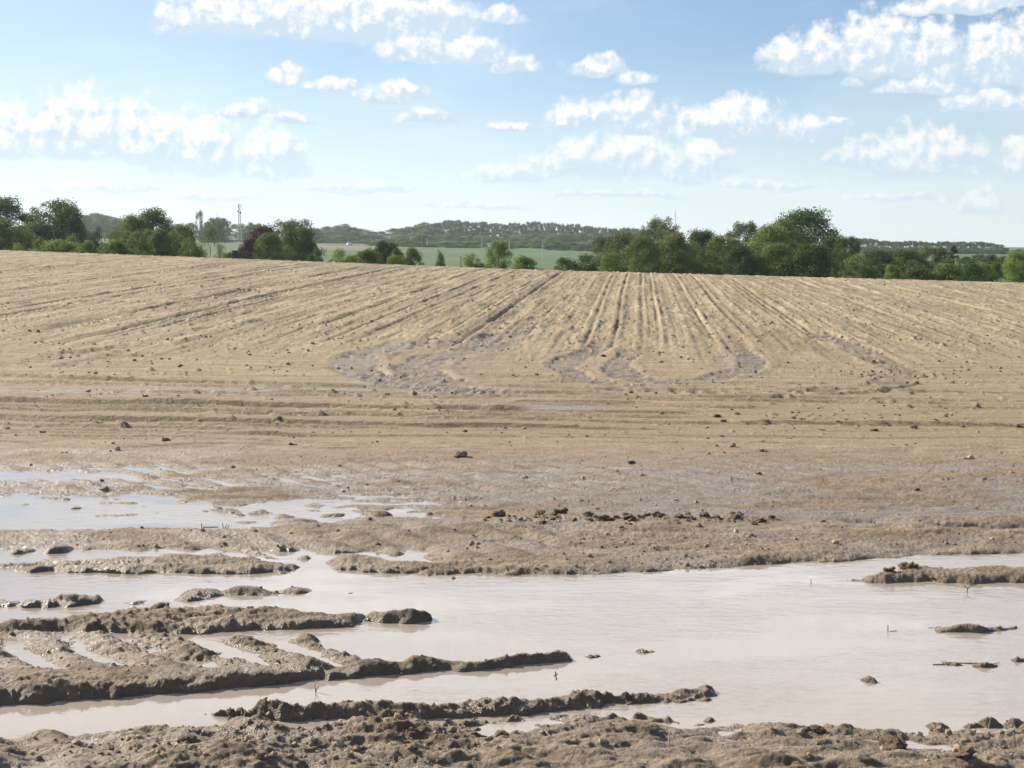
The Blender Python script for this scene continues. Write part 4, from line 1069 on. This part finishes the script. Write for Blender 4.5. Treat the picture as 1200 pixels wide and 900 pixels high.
def place_lump(name, mesh, px, py, wpx, label, cat, group=None, gx=None, gy=None):
    if gx is None:
        if py > 455: gx, gy = pix_plane(px, py, .03)
        else: gx, gy = pix_ground(px, py)
    s = wpx * math.hypot(gx, gy) / FPX * (.8 if py < 600 else 1)
    o = bpy.data.objects.new(name, mesh); o.scale = (s * random.uniform(.9, 1.15), s * random.uniform(.75, 1.1), s * random.uniform(.7, 1.0))
    o.location = (gx, gy, zground(gx, gy) + s * .08); o.rotation_euler = (jit(.3), jit(.3), random.uniform(0, 6.28))
    link(o); tag(o, label, cat, group); return o
NAMED = [
    ('c', 895, 529, 8, 'dark angular clod alone on the smooth mud, right of centre'), ('c', 890, 556, 8, 'dark clod below the angular one, at the edge of the wet sheet'),
    ('c', 740, 541, 10, 'flat dark clod on the mud right under the middle of the field'), ('c', 540, 535, 13, 'flat dark crumbly clod on the mud left of centre'),
    ('c', 584, 607, 14, 'big crumbly clod at the left end of the clod line in the middle'), ('c', 41, 553, 8, 'dark clod by the thin puddle at the left edge'),
    ('c', 840, 489, 9, 'tallest dark clod in the scatter right of centre'), ('c', 848, 496, 7, 'dark clod just below the tallest one of the scatter'),
    ('c', 1025, 506, 8, 'dark clod on the lower rut at the right side'), ('c', 1071, 503, 8, 'dark pyramid shaped clod on the lower rut at right'),
    ('c', 1128, 501, 6, 'dark round clod near the right end of the lower rut'), ('c', 1192, 500, 6, 'dark clod closest to the right edge of the field'),
    ('c', 1074, 573, 6, 'dark clod on the wet sheet at the right'), ('c', 212, 431, 5, 'dark clod alone on the left field below the seed rows'),
    ('c', 235, 437, 4, 'smaller dark clod right below the lone one on the left field'), ('c', 194, 518, 9, 'dark clod on the last rut before the wet mud at left'),
    ('c', 341, 522, 7, 'dark double clod right of the last rut at left'), ('c', 171, 472, 6, 'dark clod between the two upper ruts at left'),
    ('c', 707, 421, 6, 'dark clod on the inner curve of the middle tyre print'), ('c', 835, 451, 5, 'dark clod on the outer curve of the middle tyre print'),
    ('c', 1024, 426, 5, 'dark clod beside the straight wet tyre print at right'), ('c', 1063, 453, 4, 'dark clod right of the straight wet tyre print'),
    ('c', 50, 509, 7, 'dark clod low on the left beside the second rut'), ('c', 167, 421, 4, 'small dark clod above the left tyre prints'),
    ('c', 740, 465, 5, 'dark clod on the ruts below the middle tyre print'), ('c', 366, 406, 5, 'dark clod among the seed rows left of the curved print'),
    ('c', 700, 593, 5, 'small dark clod on the wet mud above the clod line'), ('c', 632, 606, 12, 'clod heap second from the left in the clod line'),
    ('c', 657, 604, 15, 'wide clod heap third from the left in the clod line'), ('c', 690, 608, 8, 'single clod right of the wide heap in the clod line'),
    ('c', 710, 612, 11, 'dark split clod in the middle of the clod line'), ('c', 738, 612, 12, 'flat dark clod right of the split one in the clod line'),
    ('c', 770, 609, 12, 'round clod in the right half of the clod line'), ('c', 798, 611, 13, 'crumbly clod in the right half of the clod line'),
    ('c', 826, 609, 12, 'crumbly clod near the right end of the clod line'), ('c', 862, 610, 12, 'pale crumbly clod heap near the right end of the clod line'),
    ('c', 890, 613, 12, 'last clod at the right end of the clod line'), ('c', 531, 671, 20, 'flat black clod at the water edge left of centre'),
    ('c', 552, 670, 15, 'flat black clod right beside the other one at the water edge'), ('c', 1064, 667, 14, 'crumbly clod on top of the muddy island at right'),
    ('c', 1042, 671, 12, 'crumbly clod on the left slope of the muddy island at right'), ('c', 187, 710, 20, 'pointed clod standing on the muddy ridge at left'),
    ('c', 956, 850, 16, 'dark crumbly clod at the water edge bottom right of centre'), ('c', 1048, 868, 22, 'large crumbly clod on the bottom mud at right'),
    ('c', 1130, 893, 20, 'dark lump at the bottom edge of the photo at right'), ('c', 421, 714, 12, 'rough clod at the left foot of the two round mud humps'),
    ('c', 945, 853, 9, 'small rough clod left of the dark one at the water edge'), ('c', 222, 866, 14, 'black wet clod on the bottom mud at left'),
    ('c', 588, 861, 12, 'dark tilted clod beside the small pool at the bottom'), ('c', 1185, 771, 12, 'brown clod on the little island at the right edge'),
    ('c', 340, 818, 26, 'large black crumbly clod on the near ridge'), ('c', 305, 824, 22, 'black crumbly clod at the left end of the near ridge'),
    ('c', 372, 820, 20, 'dark crumbly clod right of the largest one on the near ridge'), ('c', 270, 833, 16, 'low black clod at the left tip of the near ridge'),
    ('c', 405, 822, 16, 'dark clod at the right end of the crumbly heap on the near ridge'), ('c', 1033, 493, 5, 'dark clod in the middle of the scatter at right'),
    ('s', 1130, 537, 8, 'pale rounded stone on the smooth mud at right'), ('s', 615, 558, 9, 'pale flat stone on the mud in the middle'),
    ('s', 1062, 522, 5, 'pale pebble on the mud, upper right of the angular clod'), ('s', 708, 511, 5, 'pale pebble on the headland in the middle'),
    ('s', 9, 505, 7, 'whitish stone on the mud at the left edge'), ('s', 318, 474, 6, 'pale stone between the ruts left of centre'),
    ('s', 367, 509, 6, 'pale stone below the lowest long rut at left'), ('s', 1153, 559, 6, 'small pale stone at the right below the rounded one'),
    ('s', 835, 449, 5, 'pale pebble next to the outer curve of the middle tyre print'), ('s', 1089, 470, 6, 'pale flat stone right of the straight tyre print'),
    ('s', 701, 466, 4, 'pale pebble under the middle tyre print'), ('s', 672, 404, 4, 'white pebble among the rows above the middle tyre print'),
    ('s', 620, 476, 5, 'white pebble in the wet patch below the large curved print'), ('s', 790, 584, 5, 'pale pebble on the wet mud above the clod line'),
    ('s', 573, 655, 6, 'small pale stone on the bank above the main pool'), ('s', 880, 628, 5, 'pale pebble on the bank right of centre'),
]
for i, (k_, px, py, w_, lab) in enumerate(NAMED):
    place_lump('mud_clod' if k_ == 'c' else 'stone', (CL[i % 6] if k_ == 'c' else STN[i % 3]), px, py, w_ * (1.0 if k_ == 'c' else .95), lab, 'clod' if k_ == 'c' else 'stone')
def scatter(n, fn, group, label, meshes, name, cat):
    for i in range(n):
        px, py, w_ = fn()
        place_lump(name, random.choice(meshes), px, py, w_, label, cat, group)
scatter(50, lambda: (random.gauss(960, 95), random.gauss(494, 7.5), random.uniform(2.0, 4.5)), 'clods scattered on the headland right of centre', 'small clod in the scatter on the headland right of centre', CL + CLP, 'mud_clod', 'clod')
scatter(30, lambda: (random.uniform(10, 1190), random.uniform(505, 600), random.uniform(1.8, 3.4)), 'small clods lying on the wet mud', 'small clod lying on the wet mud above the pools', CL + CLP, 'mud_clod', 'clod')
scatter(50, lambda: (random.uniform(10, 1190), random.uniform(375, 470), random.uniform(1.8, 3.4)), 'small clods on the dry upper field', 'small clod on the dry upper field', CL, 'mud_clod', 'clod')
scatter(55, lambda: (random.uniform(565, 905), random.gauss(611, 3.0), random.uniform(2.5, 8)), 'clods in the line across the middle', 'small clod in the crumbly line across the mud in the middle', CL + CLP, 'mud_clod', 'clod')
scatter(16, lambda: (random.gauss(1020, 20), random.gauss(441, 3), random.uniform(2, 4)), 'clods beside the straight tyre print at right', 'small clod beside the straight tyre print at right', CL, 'mud_clod', 'clod')
scatter(22, lambda: (random.uniform(20, 1180), random.uniform(440, 600), random.uniform(1.8, 3.2)), 'pebbles on the mud', 'tiny pale pebble on the mud of the headland', STN, 'pebble', 'pebble')

# crumbs of soil too many to count: one object
def crumbs():
    V, F = [], []
    g_ = (1 + 5 ** .5) / 2
    base = np.array([(-1, g_, 0), (1, g_, 0), (-1, -g_, 0), (1, -g_, 0), (0, -1, g_), (0, 1, g_), (0, -1, -g_), (0, 1, -g_), (g_, 0, -1), (g_, 0, 1), (-g_, 0, -1), (-g_, 0, 1)], np.float32) / 1.9
    tri = np.array([(0, 11, 5), (0, 5, 1), (0, 1, 7), (0, 7, 10), (0, 10, 11), (1, 5, 9), (5, 11, 4), (11, 10, 2), (10, 7, 6), (7, 1, 8),
                    (3, 9, 4), (3, 4, 2), (3, 2, 6), (3, 6, 8), (3, 8, 9), (4, 9, 5), (2, 4, 11), (6, 2, 10), (8, 6, 7), (9, 8, 1)])
    rng = np.random.default_rng(5); N_ = 70000
    # photo like density: uniform in row of the picture, clumped by noise
    py = rng.uniform(332, 905, N_); px = rng.uniform(-260, 1460, N_)
    gx = np.empty(N_); gy = np.empty(N_)
    d0 = (px - PCX); v = PCY - py; dy = v * ST + FPX * CT; dz = v * CT - FPX * ST; t = -EYE / dz
    gx, gy = d0 * t, dy * t
    far = (gy > 15) | (rng.uniform(0, 1, N_) < .45)
    gy = np.where(far, rng.uniform(15, 50, N_), gy); gx = np.where(far, gy * (px - PCX) / FPX, gx)
    dens = np.clip(.30 + 1.1 * perlin(gx * .7, gy * 1.1, 200) + .7 * perlin(gx * 3, gy * 4, 201), .02, 1)
    s_, tt = rowcoord(gx, gy)
    dens = np.where(gy > 18, np.clip(dens * (1 - 1.1 * np.cos(s_ * 2 * math.pi / .45)), 0, 1), dens)
    dens = np.where(gy < 7.5, dens * .8, dens)
    dens = np.where((gy > 7.5) & (gy < 17), dens * .30, dens)
    ok = rng.uniform(0, 1, N_) < dens
    gx, gy = gx[ok], gy[ok]
    z = terrain(gx, gy)[0]
    wetp = (z < .004) & (gy < 13)
    gx, gy, z = gx[~wetp], gy[~wetp], z[~wetp]; n = len(gx)
    sz = rng.gamma(1.6, .5, n) * np.where(gy < 15, .0030 + .0005 * gy, .011); sz = np.clip(sz, .0015, .034)
    r = rng.uniform(.55, 1.35, (n, 12, 3)); a = rng.uniform(0, 6.28, n); ca, sa = np.cos(a), np.sin(a)
    b = base[None] * r * sz[:, None, None]
    bx = b[..., 0] * ca[:, None] - b[..., 1] * sa[:, None]; by = b[..., 0] * sa[:, None] + b[..., 1] * ca[:, None]
    V = np.stack([bx + gx[:, None], by + gy[:, None], b[..., 2] * .8 + z[:, None] + sz[:, None] * .2], -1).reshape(-1, 3)
    F = (tri[None] + (np.arange(n) * 12)[:, None, None]).reshape(-1, 3)
    print('crumbs', n)
    return np_mesh('soil crumbs', V, F, M_CRUMB, False)
def crumb_mat():
    m = bpy.data.materials.new('crumb soil'); m.use_nodes = True; N = NT(m.node_tree); b = N.n['Principled BSDF']
    g = N.node('ShaderNodeNewGeometry')
    N.put(b.inputs['Base Color'], N.mix(g.outputs['Random Per Island'], (.15, .108, .07), (.38, .28, .185))); b.inputs['Roughness'].default_value = .85
    return m
M_CRUMB = crumb_mat()
tag(link(bpy.data.objects.new('soil_crumbs', crumbs())), 'countless crumbs of broken soil lying over the mud', 'soil crumbs', kind='stuff')

# stalks and twigs
M_TWIG = plain('dead stalk', (.20, .14, .085), .8, .25, 20)
M_STRAW = plain('pale straw', (.52, .42, .27), .8, .15, 20)
def stalk(px, py, segs, label, mat, cat='stalk', name='dead_stalk', z=.0):
    """segs: list of polylines in centimetres (x, y, z) from the foot"""
    gx, gy = pix_plane(px, py, z); m = MB()
    zb = max(zground(gx, gy), 0) - .005
    for pl in segs:
        r0 = .0028
        for a_, b_ in zip(pl[:-1], pl[1:]):
            m.tube(tuple(c * .01 for c in a_), tuple(c * .01 for c in b_), r0, r0 * .75, 6); r0 *= .8
    o = m.build(name, mat); o.location = (gx, gy, zb); tag(o, label, cat); return o
stalk(1040, 740, [[(0, 0, -2), (.2, 0, 1.5), (.1, 0, 3.2)], [(1, 0, .4), (4, 1, .5), (5, 1, .2)]], 'short dark upright stalk sticking out of the main pool at right', M_TWIG)
stalk(950, 684, [[(0, 0, -1), (.2, 0, 1.4), (0, 0, 2.8)]], 'tiny upright stalk in the pool left of the muddy island', M_TWIG)
stalk(1133, 694, [[(0, 0, -1), (.3, 0, 2.2), (-1.5, 0, 4)], [(.3, 0, 2.2), (1.5, 0, 3.6), (4.5, 0, 4)]], 'forked pale twig in the water before the muddy island', M_TWIG, 'twig', 'dead_twig')
stalk(1142, 778, [[(-6, 1, .5), (0, 0, .8), (6, -1, .6), (10, 0, 1.0)]], 'long thin twig floating by the little island at the right edge', M_TWIG, 'twig', 'dead_twig')
stalk(1105, 779, [[(-4, 0, .5), (1, .3, .7), (6, -.2, .4)]], 'thin twig floating in the pool at lower right', M_TWIG, 'twig', 'dead_twig')
stalk(236, 618, [[(0, 0, -1), (.2, 0, 3.2)], [(1, 0, .6), (10, 0, .8)]], 'small upright stub at the end of the left pool', M_TWIG)
stalk(262, 619, [[(0, 0, -1), (-.6, 0, 3.8)], [(.5, 0, 0), (2.2, 0, 3)], [(2, 0, 0), (3.4, 0, 2.4)]], 'tuft of three short stubs at the end of the left pool', M_TWIG)
stalk(370, 805, [[(0, 0, 0), (-.3, 0, 3.2), (.2, 0, 5.0)], [(0, 0, 1), (1.0, 0, 3)]], 'upright grass stalk in the narrow water strip at left', M_STRAW, z=.02)
stalk(456, 836, [[(0, 0, 0), (.1, 0, 2.4)]], 'reddish short stub on the near ridge', M_TWIG, z=.04)
stalk(652, 808, [[(-1, 0, 5.6), (.5, 0, 6.4)], [(0, 0, 4), (-.4, 0, 7.4)]], 'dark forked twig on the near ridge in the middle', M_TWIG, 'twig', 'dead_twig')
stalk(785, 868, [[(0, 0, 0), (-.4, 0, 2.5), (.1, 0, 5)]], 'thin pale straw upright on the bottom mud', M_STRAW, 'straw', 'straw', z=.03)
stalk(590, 640, [[(-4, 4, 1.2), (0, 0, 1.0), (3, -3, .8)]], 'pale bent straw on the bank left of centre', M_STRAW, 'straw', 'straw', z=.03)
stalk(188, 627, [[(-5, 5, 3.2), (-2, 2, 3.4), (1, -2, 1.5), (1.5, -6, 1.0)]], 'pale bent straw on the long ridge at left', M_STRAW, 'straw', 'straw', z=.04)
stalk(330, 628, [[(-3, 3, 3), (0, 0, 3), (2.5, -2, 2.6)]], 'short pale straw near the right end of the left pool', M_STRAW, 'straw', 'straw', z=.04)

# ------------------------------------------------------------------ haze
hm = bpy.data.materials.new('air'); hm.use_nodes = True; N = NT(hm.node_tree); N.n.clear()
pv = N.node('ShaderNodeVolumePrincipled'); pv.inputs['Density'].default_value = .00015; pv.inputs['Color'].default_value = (.86, .94, 1.0, 1); pv.inputs['Anisotropy'].default_value = .3
o_ = N.node('ShaderNodeOutputMaterial'); N.put(o_.inputs['Volume'], pv.outputs[0])
zlo = float(Z.min()) - 1.0
haze = MB().box((0, 0, (zlo + 75) / 2), (6600, 6600, 75 - zlo)).build('haze', hm); tag(haze, 'thin summer haze that pales the far woods', 'haze', kind='stuff')
